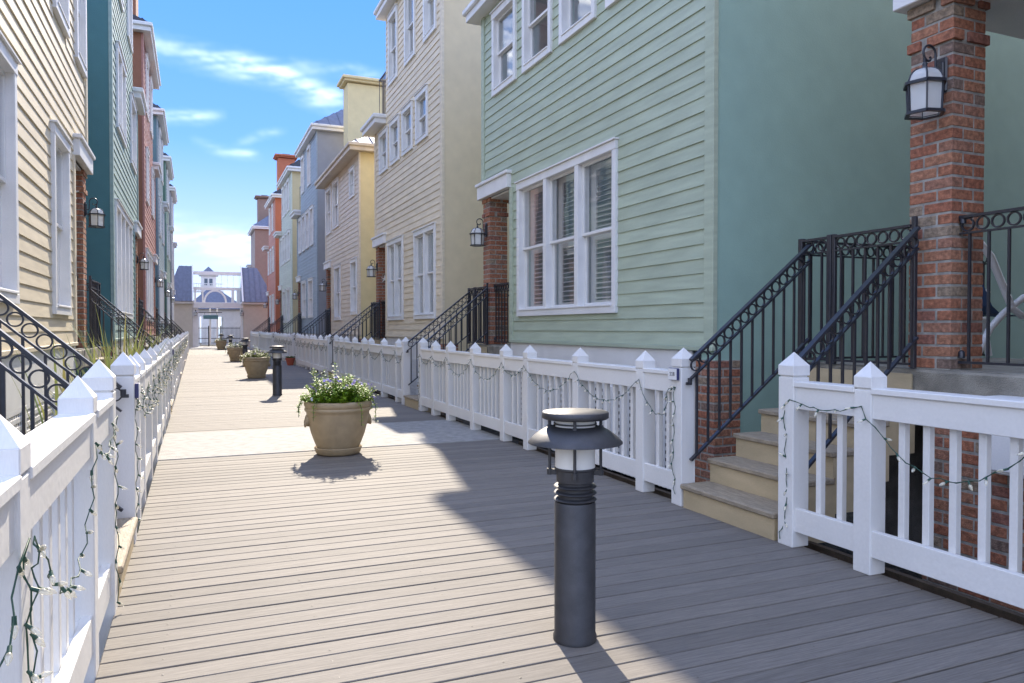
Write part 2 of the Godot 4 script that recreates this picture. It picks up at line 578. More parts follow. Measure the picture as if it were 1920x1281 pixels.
# wall sheet with holes, cut into cells
func wall_cells(b: MB, xa: float, xb: float, d0: float, d1: float, y0: float, y1: float, holes: Array) -> void:
	var ds := [d0, d1]
	var ys := [y0, y1]
	for h in holes:
		for q in [h[0], h[1]]:
			if q > d0 and q < d1 and not q in ds: ds.append(q)
		for q in [h[2], h[3]]:
			if q > y0 and q < y1 and not q in ys: ys.append(q)
	ds.sort(); ys.sort()
	for k in ds.size() - 1:
		var run := -1.0
		for j in ys.size():
			var open := true
			if j < ys.size() - 1:
				open = false
				var cd: float = (ds[k] + ds[k + 1]) / 2
				var cy: float = (ys[j] + ys[j + 1]) / 2
				for h in holes:
					if cd > h[0] and cd < h[1] and cy > h[2] and cy < h[3]: open = true
			if open and run >= 0:
				b.box(xa, xb, run, ys[j], ds[k], ds[k + 1]); run = -1.0
			elif not open and run < 0: run = ys[j]

# w: [near d, far d, sill y, head y, units, what hangs behind the glass]
func window(house: Node3D, o: float, x: float, w: Array) -> void:
	var da: float = w[0]
	var db: float = w[1]
	var ya: float = w[2]
	var yb: float = w[3]
	var units: int = w[4]
	var t := 0.085
	var f := MB.new()
	var xo := x + o * 0.052
	var xi := x - o * 0.12
	f.cham(xi, xo, ya, ya + t, da, db, 0.004)
	f.cham(xi, xo + o * 0.004, yb - t - 0.02, yb, da - 0.004, db + 0.004, 0.004)
	f.cham(xi, xo - o * 0.002, ya + t - 0.004, yb - t, da, da + t, 0.004)
	f.cham(xi, xo - o * 0.002, ya + t - 0.004, yb - t, db - t, db, 0.004)
	var fr := part(house, "window", f, M.white)
	var cap := MB.new()
	cap.cham(x, xo + o * 0.028, yb, yb + 0.022, da - 0.02, db + 0.02, 0.003)
	part(fr, "head_cap", cap, M.white)
	var sill := MB.new()
	sill.cham(x - o * 0.05, xo + o * 0.012, ya + t - 0.002, ya + t + 0.02, da + t, db - t, 0.003)
	part(fr, "sill", sill, M.white)
	var gap := 0.095
	var uw := (db - da - 2 * t - gap * (units - 1)) / units
	for u in units:
		var a := da + t + u * (uw + gap)
		var b := a + uw
		if u > 0:
			var mu := MB.new()
			mu.cham(xi, xo - o * 0.004, ya + t, yb - t - 0.01, a - gap, a, 0.004)
			part(fr, "mullion", mu, M.white)
		var y0 := ya + t + 0.02
		var y1 := yb - t - 0.02
		var ym := (y0 + y1) / 2
		for s in 2:
			var p0: float = y0 if s == 0 else ym - 0.012
			var p1: float = ym + 0.016 if s == 0 else y1
			var xs: float = x - o * (0.072 if s == 0 else 0.034)
			var k := MB.new()
			k.cham(xs - o * 0.016, xs + o * 0.016, p0, p0 + 0.036, a, b, 0.003)
			k.cham(xs - o * 0.016, xs + o * 0.016, p1 - 0.034, p1, a, b, 0.003)
			k.cham(xs - o * 0.015, xs + o * 0.015, p0 + 0.03, p1 - 0.03, a, a + 0.036, 0.003)
			k.cham(xs - o * 0.015, xs + o * 0.015, p0 + 0.03, p1 - 0.03, b - 0.036, b, 0.003)
			part(fr, "sash", k, M.white)
			var g := MB.new()
			g.quad(P(xs, p0 + 0.03, a + 0.03), P(xs, p0 + 0.03, b - 0.03), P(xs, p1 - 0.03, b - 0.03), P(xs, p1 - 0.03, a + 0.03), Vector3(o, 0, 0))
			part(fr, "pane", g, M.glass)
			g = MB.new()
			var x2 := xs - o * 0.013
			g.quad(P(x2, p0 + 0.03, a + 0.03), P(x2, p0 + 0.03, b - 0.03), P(x2, p1 - 0.03, b - 0.03), P(x2, p1 - 0.03, a + 0.03), Vector3(o, 0, 0))
			part(fr, "inner_pane", g, M.glass)
		var xb := x - o * 0.16
		if w[5] == "shutter":
			var k := MB.new()
			for h in 2:
				var q0: float = y0 if h == 0 else ym
				var q1: float = ym if h == 0 else y1
				k.box(xb - o * 0.012, xb + o * 0.012, q0, q0 + 0.07, a, b)
				k.box(xb - o * 0.012, xb + o * 0.012, q1 - 0.07, q1, a, b)
				k.box(xb - o * 0.012, xb + o * 0.012, q0 + 0.07, q1 - 0.07, a, a + 0.12)
				k.box(xb - o * 0.012, xb + o * 0.012, q0 + 0.07, q1 - 0.07, b - 0.12, b)
				var y := q0 + 0.10
				while y < q1 - 0.09:
					k.quad(P(xb + o * 0.02, y - 0.010, a + 0.12), P(xb + o * 0.02, y - 0.010, b - 0.12), P(xb - o * 0.025, y + 0.012, b - 0.12), P(xb - o * 0.025, y + 0.012, a + 0.12), Vector3.UP)
					y += 0.062
			part(fr, "plantation_shutter", k, M.shutter)
		elif w[5] == "blind":
			var k := MB.new()
			var y := y0
			while y < y1:
				k.quad(P(xb + o * 0.008, y, a), P(xb + o * 0.008, y, b), P(xb - o * 0.006, y + 0.052, b), P(xb - o * 0.006, y + 0.052, a), Vector3(o, 0, 0))
				y += 0.05
			part(fr, "blind", k, M.blind)

func hip_roof(house: Node3D, xa: float, xb: float, d0: float, d1: float, y: float, rise: float, m: Material) -> void:
	var x0: float = minf(xa, xb)
	var x1: float = maxf(xa, xb)
	var run := (d1 - d0) / 2
	var b := MB.new()
	var dm := (d0 + d1) / 2
	var r0 := P(x0 + run * 0.9, y + rise, dm)
	var r1 := P(x1 - run * 0.9, y + rise, dm)
	var c := [P(x0, y, d0), P(x1, y, d0), P(x1, y, d1), P(x0, y, d1)]
	b.quad(c[0], c[1], r1, r0, Vector3(0, 1, 0.5))
	b.quad(c[3], c[2], r1, r0, Vector3(0, 1, -0.5))
	b.tri(c[0], c[3], r0, Vector3(-0.5, 1, 0))
	b.tri(c[1], c[2], r1, Vector3(0.5, 1, 0))
	b.quad(c[0], c[1], c[2], c[3], Vector3.DOWN)
	var ro := part(house, "roof", b, m)
	var s := MB.new()
	var k := x0 + 0.25
	while k < x1 - 0.2:
		for side in 2:
			var a := P(k, y + 0.01, d0 if side == 0 else d1)
			var tx := clampf(k, r0.x, r1.x)
			var share := 1.0
			if k < r0.x: share = (k - x0) / (r0.x - x0)
			elif k > r1.x: share = (x1 - k) / (x1 - r1.x)
			var e := P(k, y + 0.01 + rise * share, lerpf(d0 if side == 0 else d1, dm, share))
			if share > 0.05: s.bar(a, e, 0.02, 0.035)
			tx = tx
		k += 0.45
	k = d0 + 0.25
	while k < d1 - 0.2:
		var share := 1.0 - absf(k - dm) / run
		for q in [[x0, r0.x], [x1, r1.x]]:
			if share > 0.05: s.bar(P(q[0], y + 0.01, k), P(lerpf(q[0], q[1], share), y + 0.01 + rise * share, k), 0.02, 0.035)
		k += 0.45
	part(ro, "standing_seam", s, m)

func eaves(house: Node3D, xa: float, xb: float, d0: float, d1: float, y: float, m: Material) -> void:
	# boxed overhang: soffit, fascia and a rounded gutter lip
	var b := MB.new()
	b.cham(xa, xb, y, y + 0.20, d0, d1, 0.008)
	var f := part(house, "eave", b, m)
	var x0: float = minf(xa, xb)
	var x1: float = maxf(xa, xb)
	var g := MB.new()
	g.cham(x0 - 0.05, x1 + 0.05, y + 0.12, y + 0.225, d0 - 0.05, d1 + 0.05, 0.02)
	part(f, "gutter", g, m)

func lattice(parent: Node3D, x: float, d0: float, d1: float, y0: float, y1: float, m: Material) -> void:
	var b := MB.new()
	var e := 0.078
	var k := d0
	while k < d1:
		b.box(x - 0.008, x + 0.0, y0, y1, k, minf(k + 0.042, d1)); k += e
	k = y0
	while k < y1:
		b.box(x + 0.001, x + 0.009, k, minf(k + 0.042, y1), d0, d1); k += e
	part(parent, "lattice_panel", b, m)

func ring_for(bas: Basis) -> Transform3D:
	return Transform3D(bas, Vector3.ZERO)

# iron rail with a row of rings under its handrail, from a to b (along the handrail)
func iron_rail(o: Node3D, a: Vector3, b: Vector3, drop: float, single: bool, gap := 0.115) -> void:
	var flat := Vector3(b.x - a.x, 0, b.z - a.z)
	var run := flat.length()
	var f := flat.normalized()
	var slope := (b.y - a.y) / run
	var top := MB.new()
	top.bar(a, b, 0.042, 0.018)
	part(o, "handrail", top, M.iron)
	var low := MB.new()
	low.bar(a - Vector3.UP * 0.105 * sqrt(1 + slope * slope), b - Vector3.UP * 0.105 * sqrt(1 + slope * slope), 0.028, 0.012)
	part(o, "ring_rail", low, M.iron)
	var bot := MB.new()
	bot.bar(a - Vector3.UP * drop, b - Vector3.UP * drop, 0.03, 0.016)
	part(o, "bottom_rail", bot, M.iron)
	var len := (b - a).length()
	var n := int(len / 0.092)
	var rings := MB.new()
	var turn := Basis(Vector3.UP, atan2(-f.z, f.x))
	for k in n:
		var c := a.lerp(b, (k + 0.5) / n) - Vector3.UP * 0.0525 * sqrt(1 + slope * slope)
		if single: shared(o, "ring", ring_mesh, M.iron, Transform3D(turn, c))
		else: rings.torus(c, f, Vector3.UP, 0.039, 0.014, 0.009, 12)
	if not single: part(o, "rings", rings, M.iron).set_meta("kind", "stuff")
	var nb := int(run / gap)
	var bars := MB.new()
	for k in nb:
		var c := a.lerp(b, (k + 0.5) / nb)
		var q := bars if not single else MB.new()
		var y1 := c.y - 0.105 * sqrt(1 + slope * slope)
		var y0 := c.y - drop
		q.hex(c * Vector3(1, 0, 1) + Vector3(-0.0075, y0, -0.0075), c * Vector3(1, 0, 1) + Vector3(0.0075, y1, 0.0075))
		if single: part(o, "baluster", q, M.iron)
	if not single: part(o, "balusters", bars, M.iron).set_meta("kind", "stuff")

func iron_post(o: Node3D, x: float, d: float, y0: float, y1: float, w := 0.036) -> void:
	var b := MB.new()
	b.cham(x - w / 2, x + w / 2, y0, y1, d - w / 2, d + w / 2, 0.003)
	part(o, "post", b, M.iron)

# ---------------------------------------------------------------- houses

const EAVE2 := 6.5
const EAVE3 := 9.15

func house(q: Dictionary) -> Node3D:
	var o: float = q.o
	var x: float = q.x
	var i := -o            # inwards
	var d0: float = q.d0
	var d1: float = q.d1
	var top: float = EAVE3 if q.tall else EAVE2
	var single: bool = q.single
	var h := thing("row_house", q.label, "house", P(x, 0, (d0 + d1) / 2), "row houses along the boardwalk")
	var stucco: Material = q.stucco
	var ms: Array = q.siding
	var deep := 7.0
	var xb := x + i * deep
	var pw := 1.22                       # width of the porch recess at the far end
	var rec: float = q.get("recess", 1.7)
	var d3: float = d1 - 1.25 if q.tall else d1      # third storey stops short, leaving a balcony
	var holes := []
	var cuts := []
	for w in q.windows:
		holes.append([w[0] + 0.07, w[1] - 0.07, w[2] + 0.07, w[3] - 0.09])
		cuts.append(windows_cut(w))
	var porch := [d1 - pw, d1 + 1.0, 0.0, 3.47]
	var over := [d3, d1 + 1.0, EAVE2 + 0.1, EAVE3 + 1.0]
	holes.append(porch); cuts.append(porch)
	if q.tall:
		holes.append(over); cuts.append(over)
	# walls
	var b := MB.new()
	wall_cells(b, x, x + i * 0.15, d0 + 0.2, d1 - 0.2, 1.1, top, holes)
	b.box(x + i * 0.001, xb, -0.38, top, d0, d0 + 0.2)
	b.box(x + i * 0.001, xb, 3.47, EAVE2 + 0.1 if q.tall else top, d1 - 0.2, d1)
	b.box(x + i * rec, xb, -0.38, 3.468, d1 - 0.2, d1 - 0.002)
	if q.tall: b.box(x + i * 0.001, xb, EAVE2 + 0.1, top, d3 - 0.2, d3 - 0.001)
	b.box(xb - i * 0.2, xb, -0.38, top, d0 + 0.2, d3 - 0.2)
	part(h, "wall", b, stucco)
	siding(h, o, x, d0 + 0.13, d1 - 0.11, 1.13, top, cuts, ms, single)
	for w in q.windows: window(h, o, x, w)
	# corner boards, of the siding's paint
	var cb := MB.new()
	cb.cham(x + i * 0.02, x + o * 0.034, 1.10, top, d0 - 0.012, d0 + 0.128, 0.004)
	part(h, "corner_board", cb, ms[0])
	cb = MB.new()
	cb.cham(x + i * 0.02, x + o * 0.034, 3.72, EAVE2 if q.tall else top, d1 - 0.11, d1 + 0.012, 0.004)
	part(h, "corner_board", cb, ms[0])
	cb = MB.new()
	cb.cham(x + i * 0.02, x + o * 0.034, 1.10, 3.46, d1 - pw - 0.11, d1 - pw + 0.012, 0.004)
	part(h, "corner_board", cb, ms[0])
	# drip edge and white skirt under the siding, lattice below it
	var sk := MB.new()
	sk.cham(x - o * 0.02, x + o * 0.045, 1.085, 1.128, d0 - 0.015, d1 - pw, 0.004)
	part(h, "drip_edge", sk, ms[1])
	sk = MB.new()
	sk.box(x + i * 0.01, x + o * 0.012, 0.62, 1.085, d0 + 0.34, d1 - pw)
	part(h, "skirt_board", sk, M.white)
	if single:
		lattice(h, x + o * 0.004, d0 + 0.40, d1 - pw - 0.1, -0.36, 0.62, M.white)
		for k in 4:
			var ps := MB.new()
			var dd := lerpf(d0 + 0.36, d1 - pw - 0.1, k / 3.0)
			ps.box(x + i * 0.01, x + o * 0.03, -0.36, 0.62, dd, dd + 0.09)
			part(h, "skirt_post", ps, M.white)
	var bk := MB.new()
	bk.box(x + i * 1.2, x + i * 1.3, -0.38, 1.1, d0 + 0.2, d1 - pw)
	part(h, "crawl_space_wall", bk, M.block)
	# ground floor, and the recess behind the porch column
	var fl := MB.new()
	fl.box(x + i * 0.15, xb - i * 0.2, 0.9, 1.02, d0 + 0.2, d1 - pw)
	fl.box(x + i * 0.15, xb - i * 0.2, 3.75, 3.9, d0 + 0.2, d1 - 0.2)
	fl.box(x + i * 0.15, xb - i * 0.2, 6.7, 6.85, d0 + 0.2, d3 - 0.2)
	part(h, "floor", fl, M.interior)
	var rw := MB.new()
	rw.box(x + i * 0.15, x + i * rec, 1.0, 3.47, d1 - pw - 0.12, d1 - pw - 0.001)
	rw.box(x + i * rec, x + i * (rec + 0.12), 1.0, 3.47, d1 - pw, d1 - 0.2)
	part(h, "porch_wall", rw, stucco)
	var so := MB.new()
	so.box(x + i * 0.02, x + i * rec, 3.44, 3.468, d1 - pw, d1 - 0.004)
	part(h, "porch_ceiling", so, M.white)
	# door at the back of the recess
	var dr := MB.new()
	dr.cham(x + i * (rec - 0.05), x + i * rec, 1.03, 3.15, d1 - pw + 0.08, d1 - 0.24, 0.005)
	part(h, "door", dr, mat("door_paint", lin(0.10, 0.03, 0.03), 0.4))
	# beam over the porch
	var be := MB.new()
	be.cham(x + i * 0.22, x + o * 0.085, 3.47, 3.68, d1 - pw - 0.02, d1 + 0.08, 0.006)
	var beam := part(h, "beam", be, M.white)
	be = MB.new()
	be.cham(x + i * 0.22, x + o * 0.115, 3.68, 3.735, d1 - pw - 0.05, d1 + 0.11, 0.01)
	part(beam, "crown", be, M.white)
	# brick column under the corner
	rng.seed = int(d1 * 100) + (3 if o > 0 else 9)
	pier(h, "brick_column", x if i > 0 else x - 0.31, d1 - 0.31, 1.03, 3.47, q.get("bricks", single), q.get("bricks", false))
	if single:
		pier(h, "brick_pier", x - 0.015 if i > 0 else x - 0.295, d0 - 0.014, -0.38, 1.0, q.get("bricks", single))
	# landing slab
	var x_e := x + o * 0.05
	var la := MB.new()
	la.cham(x_e, x + i * 2.3, 0.77, 1.022, d1 - pw + 0.01, q.s1 + 0.14, 0.012)
	part(h, "landing_slab", la, M.slab)
	la = MB.new()
	la.box(x_e + i * 0.05, x + i * 2.28, 1.0, 1.03, d1 - pw + 0.02, q.s1 + 0.13)
	part(h, "landing_floor", la, M.porch_floor)
	var su := MB.new()
	su.box(x + i * 0.35, x + i * 0.6, -0.38, 0.77, d1 - pw + 0.1, q.s1 - 0.1)
	part(h, "landing_wall", su, M.block)
	# eaves and roofs
	var ex: float = x + o * q.get("eave", 0.22)
	var bx := xb + i * 0.3
	if q.tall:
		eaves(h, ex, bx, d0 - 0.20, d3 + 0.22, top, q.trim)
		hip_roof(h, ex, bx, d0 - 0.24, d3 + 0.26, top + 0.20, 1.9, q.roof)
		eaves(h, x + o * (0.30 if o < 0 else 0.18), x + i * 1.2, d3 + 0.01, d1 + 0.28, EAVE2, q.trim)
		var bal := MB.new()
		bal.box(x + i * 0.05, xb, EAVE2 + 0.14, EAVE2 + 0.2, d3, d1 - 0.05)
		part(h, "balcony_deck", bal, M.slab)
		var rl := MB.new()
		rl.bar(P(x + i * 0.1, 7.95, d1 - 0.05), P(x + i * 3.0, 7.95, d1 - 0.05), 0.04, 0.03)
		rl.bar(P(x + i * 0.1, 7.95, d3), P(x + i * 0.1, 7.95, d1 - 0.05), 0.04, 0.03)
		for k in 26:
			var px := x + i * (0.1 + 0.115 * k)
			rl.box(px - 0.008, px + 0.008, EAVE2 + 0.2, 7.94, d1 - 0.058, d1 - 0.042)
		for k in 9:
			var pd := d3 + 0.11 * k
			rl.box(x + i * 0.1 - 0.008, x + i * 0.1 + 0.008, EAVE2 + 0.2, 7.94, pd, pd + 0.016)
		part(h, "balcony_railing", rl, M.iron)
	else:
		eaves(h, ex, bx, d0 - 0.24, d1 + 0.26, top, q.trim)
		hip_roof(h, ex, bx, d0 - 0.28, d1 + 0.30, top + 0.20, 1.9, q.roof)
	if q.has("chimney"):
		var c: Array = q.chimney        # x0, x1, d0, d1, top
		var ch := MB.new()
		ch.cham(c[0], c[1], EAVE2 - 1.0, c[4] - 0.3, c[2], c[3], 0.01)
		var chim := part(h, "chimney", ch, q.get("chimney_paint", stucco))
		ch = MB.new()
		var rings := [[0.0, 0.30, 0.0], [0.14, 0.16, 0.12], [0.22, 0.08, 0.2]]
		for r in rings:
			ch.cham(c[0] - r[0], c[1] + r[0], c[4] - r[1] - 0.02, c[4] - r[1] + 0.09, c[2] - r[0], c[3] + r[0], 0.02)
		part(chim, "chimney_cap", ch, q.get("chimney_paint", stucco))
		ch = MB.new()
		ch.box(c[0] + 0.3, c[0] + 0.8, c[4], c[4] + 0.12, c[2] + 0.2, c[3] - 0.2)
		part(chim, "flue", ch, M.dark)
	return h

func even_windows(d0: float, d1: float, n: int, wid: float, y0: float, y1: float, what: String) -> Array:
	var out := []
	for k in n:
		var c := lerpf(d0, d1, (k + 0.5) / n)
		out.append([c - wid / 2, c + wid / 2, y0, y1, 1, what])
	return out

# ---------------------------------------------------------------- steps and their iron work

# xf: face of the fence, xl: edge of the landing; s0..s1 across
func steps(o: float, xf: float, xl: float, s0: float, s1: float, who: String, single: bool) -> void:
	var i := -o
	var st := thing("entry_steps", "tan wooden steps from the boardwalk up to the %s" % who, "steps", P(xf, 0, (s0 + s1) / 2), "wooden entry steps")
	var n := 6
	var rise := 1.03 / n
	var low := 0.12 if o > 0 else 0.0
	var run := absf(xl - xf) / (n - 1)
	for k in n - 1:
		var x := xf + i * run * k
		var y := rise * (k + 1)
		var t := MB.new()
		t.cham(x - i * 0.022, x + i * (run + 0.012), y - 0.036, y, s0, s1, 0.007)
		part(st, "tread", t, M.tread)
		t = MB.new()
		t.box(x + i * 0.002, x + i * 0.022, y - rise + 0.0, y - 0.037, s0 + 0.012, s1 - 0.012)
		part(st, "riser", t, M.riser)
	var r := MB.new()
	r.box(xl - i * 0.02 + i * 0.002, xl - i * 0.004, rise * 5, 0.995, s0 + 0.012, s1 - 0.012)
	part(st, "riser", r, M.riser)
	for s in 2:
		var d: float = s0 + 0.014 if s == 0 else s1 - 0.05
		var sg := MB.new()
		for k in n - 1:
			var x := xf + i * (run * k + 0.024)
			sg.box(x, x + i * run, maxf(rise * (k + 1) - 0.40, -0.1), rise * (k + 1) - 0.038, d, d + 0.036)
		part(st, "stringer", sg, M.riser)
	for s in 2:
		var d: float = s0 - 0.02 if s == 0 else s1 - 0.02
		var ra := thing("iron_handrail", "black iron stair rail with rings on the %s side, %s" % ["door" if s == 0 else "next house's", who], "handrail", P(xf, 0, d), "iron stair rails")
		iron_rail(ra, P(xf + i * 0.06, (1.03 if s == 0 else 1.07) - low, d), P(xl - i * 0.01, (1.97 if s == 0 else 1.95) - low, d), 0.73, single, 0.10)
		var br := MB.new()
		br.bar(P(xf + i * 0.06, 0.90, d), P(xf + i * 0.02, 0.90, d), 0.02, 0.02)
		br.lathe(P(xf + i * 0.05, 0.92, d), [Vector2(0.0, -0.02), Vector2(0.016, -0.02), Vector2(0.016, 0.02), Vector2(0, 0.02)], 10)
		part(ra, "bracket", br, M.iron)
	var ga := thing("porch_railing", "black iron gate and railing round the landing of the %s" % who, "railing", P(xl, 1.03, (s0 + s1) / 2), "iron porch railings")
	var yt := 1.99
	iron_rail(ga, P(xl, yt, s1 + 0.05), P(xl, yt, s1 - 0.20), 0.93, single, 0.085)
	iron_post(ga, xl, s1 - 0.22, 1.03, 2.01, 0.042)
	iron_rail(ga, P(xl, yt, s1 - 0.27), P(xl, yt, s0 + 0.03), 0.93, single, 0.095)
	iron_post(ga, xl, s1 - 0.26, 1.03, 2.01, 0.03)
	iron_post(ga, xl, s0 + 0.01, 1.03, 2.05, 0.03)
	iron_post(ga, xl, s1 + 0.07, 1.03, 2.01, 0.042)
	iron_rail(ga, P(xl + i * 0.04, yt, s1 + 0.07), P(xl + i * 2.2, yt, s1 + 0.07), 0.93, single, 0.11)

func porch_front(o: float, x: float, d0: float, d1: float, who: String, single: bool) -> void:
	var ga := thing("porch_front_railing", "black iron railing between brick column and wall of the %s" % who, "railing", P(x, 1.03, (d0 + d1) / 2), "iron porch railings")
	iron_rail(ga, P(x, 2.02, d0), P(x, 2.02, d1), 0.94, single, 0.12)
	for y in [2.0, 1.13]:
		var b := MB.new()
		b.lathe(P(x, y, d1 - 0.015), [Vector2(0, -0.022), Vector2(0.02, -0.022), Vector2(0.02, 0.016), Vector2(0.012, 0.026), Vector2(0, 0.03)], 10)
		part(ga, "bolt", b, M.iron)

# ---------------------------------------------------------------- fence

var baluster_mesh: ArrayMesh

func fence(o: float, x: float, posts: Array, ends: Array, label: String, group: String, base := 0.0) -> Node3D:
	# x: centre line; o points from the fence to the walk
	var f := thing("picket_fence", label, "fence", P(x, 0, (posts[0] + posts[-1]) / 2), group)
	for k in posts.size():
		var d: float = posts[k]
		var big: bool = k in ends
		var w := 0.062 if big else 0.056
		var lift := 0.035 if big else 0.0
		var jx := rng.randf_range(-0.004, 0.004)
		var b := MB.new()
		b.cham(x + jx - w, x + jx + w, base, 0.975 + lift, d - w, d + w, 0.004)
		var p := part(f, "post", b, M.fence_white)
		b = MB.new()
		b.box(x + jx - w + 0.009, x + jx + w - 0.009, 0.974 + lift, 0.984 + lift, d - w + 0.009, d + w - 0.009)
		b.cham(x + jx - w - 0.002, x + jx + w + 0.002, 0.984 + lift, 1.045 + lift, d - w - 0.002, d + w + 0.002, 0.003)
		var a := w + 0.001
		var c := P(x + jx, 1.125 + lift, d)
		var q := [P(x + jx - a, 1.044 + lift, d - a), P(x + jx + a, 1.044 + lift, d - a), P(x + jx + a, 1.044 + lift, d + a), P(x + jx - a, 1.044 + lift, d + a)]
		var ms := [Vector3(0, 1, 1), Vector3(1, 1, 0), Vector3(0, 1, -1), Vector3(-1, 1, 0)]
		for e in 4: b.tri(q[e], q[(e + 1) % 4], c, ms[e])
		part(p, "cap", b, M.fence_white)
		if k == posts.size() - 1: break
		var d2: float = posts[k + 1]
		var a0 := d + w - 0.003
		var a1 := d2 - 0.053
		b = MB.new()
		b.cham(x - 0.062, x + 0.062, 0.955, 0.987, a0, a1, 0.004)
		b.cham(x + o * 0.012, x + o * 0.047, 0.825, 0.956, a0, a1, 0.003)
		b.box(x - 0.04, x + 0.011, 0.90, 0.955, a0, a1)
		part(f, "top_rail", b, M.fence_white)
		b = MB.new()
		b.cham(x + o * 0.008, x + o * 0.047, 0.095, 0.235, a0, a1, 0.003)
		b.cham(x - 0.045, x + o * 0.02, 0.205, 0.222, a0, a1, 0.003)
		part(f, "bottom_rail", b, M.fence_white)
		var n := int(round((a1 - a0) / 0.138))
		for j in n - 1:
			var dd := lerpf(a0, a1, (j + 1.0) / n) + rng.randf_range(-0.004, 0.004)
			shared(f, "baluster", baluster_mesh, M.fence_white, Transform3D(Basis(Vector3.UP, rng.randf_range(-0.03, 0.03)), P(x - o * 0.012, 0.565, dd)))
	return f

# ---------------------------------------------------------------- strings of lights

var bulb_mesh: ArrayMesh
var socket_mesh: ArrayMesh

func lights(o: float, x: float, pts: Array, label: String, gap: float, size: float, single: bool) -> void:
	# pts: corner points [d, y] where the cord is pinned, then how far it sags to the next
	var mid: Array = pts[pts.size() / 2]
	var s := thing("string_lights", label, "string lights", P(x, 0, mid[0]), "strings of lights along the fences")
	var path := []
	for k in pts.size() - 1:
		var a: Array = pts[k]
		var b: Array = pts[k + 1]
		var n := maxi(6, int(Vector2(b[0] - a[0], b[1] - a[1]).length() / 0.045))
		for j in n:
			var t := float(j) / n
			var y: float = lerpf(a[1], b[1], t) - a[2] * 4 * t * (1 - t) + 0.006 * sin(j * 2.3 + k)
			path.append(P(x + o * (0.010 + 0.009 * sin(j * 1.7 + k * 2.0)), y, lerpf(a[0], b[0], t) + 0.005 * sin(j * 1.3)))
	path.append(P(x + o * 0.01, pts[-1][1], pts[-1][0]))
	var c := MB.new()
	c.tube(path, 0.0026 * size, 5)
	# second wire twisted round the first
	var tw := []
	for k in path.size(): tw.append(path[k] + Vector3(0, 0.0035 * sin(k * 2.6), 0.0035 * cos(k * 2.6)))
	c.tube(tw, 0.0024 * size, 4)
	part(s, "cord", c, M.cord)
	var acc := 0.0
	var far := MB.new()
	var farc := MB.new()
	for k in range(1, path.size()):
		acc += (path[k] - path[k - 1]).length()
		if acc < gap: continue
		acc = rng.randf_range(-0.02, 0.02)
		var dir := Vector3(o * rng.randf_range(0.0, 0.9), rng.randf_range(-1.0, 0.25), rng.randf_range(-0.8, 0.8)).normalized()
		var side := dir.cross(Vector3(0.3, 0.2, 1)).normalized()
		var bas := Basis(side, dir, side.cross(dir)).scaled(Vector3.ONE * size)
		if single:
			var bu := shared(s, "bulb", bulb_mesh, M.bulb, Transform3D(bas, path[k]))
			var so := MeshInstance3D.new()
			so.name = "socket"
			so.mesh = socket_mesh
			so.material_override = M.cord
			bu.add_child(so, true)
		else:
			far.tube([path[k] + dir * 0.02 * size, path[k] + dir * 0.03 * size, path[k] + dir * 0.055 * size], 0.009 * size, 5, 0.002)
			farc.tube([path[k], path[k] + dir * 0.022 * size], 0.006 * size, 5)
	if not single:
		part(s, "bulbs", far, M.bulb).set_meta("kind", "stuff")
		part(s, "sockets", farc, M.cord).set_meta("kind", "stuff")

# ---------------------------------------------------------------- walk furniture

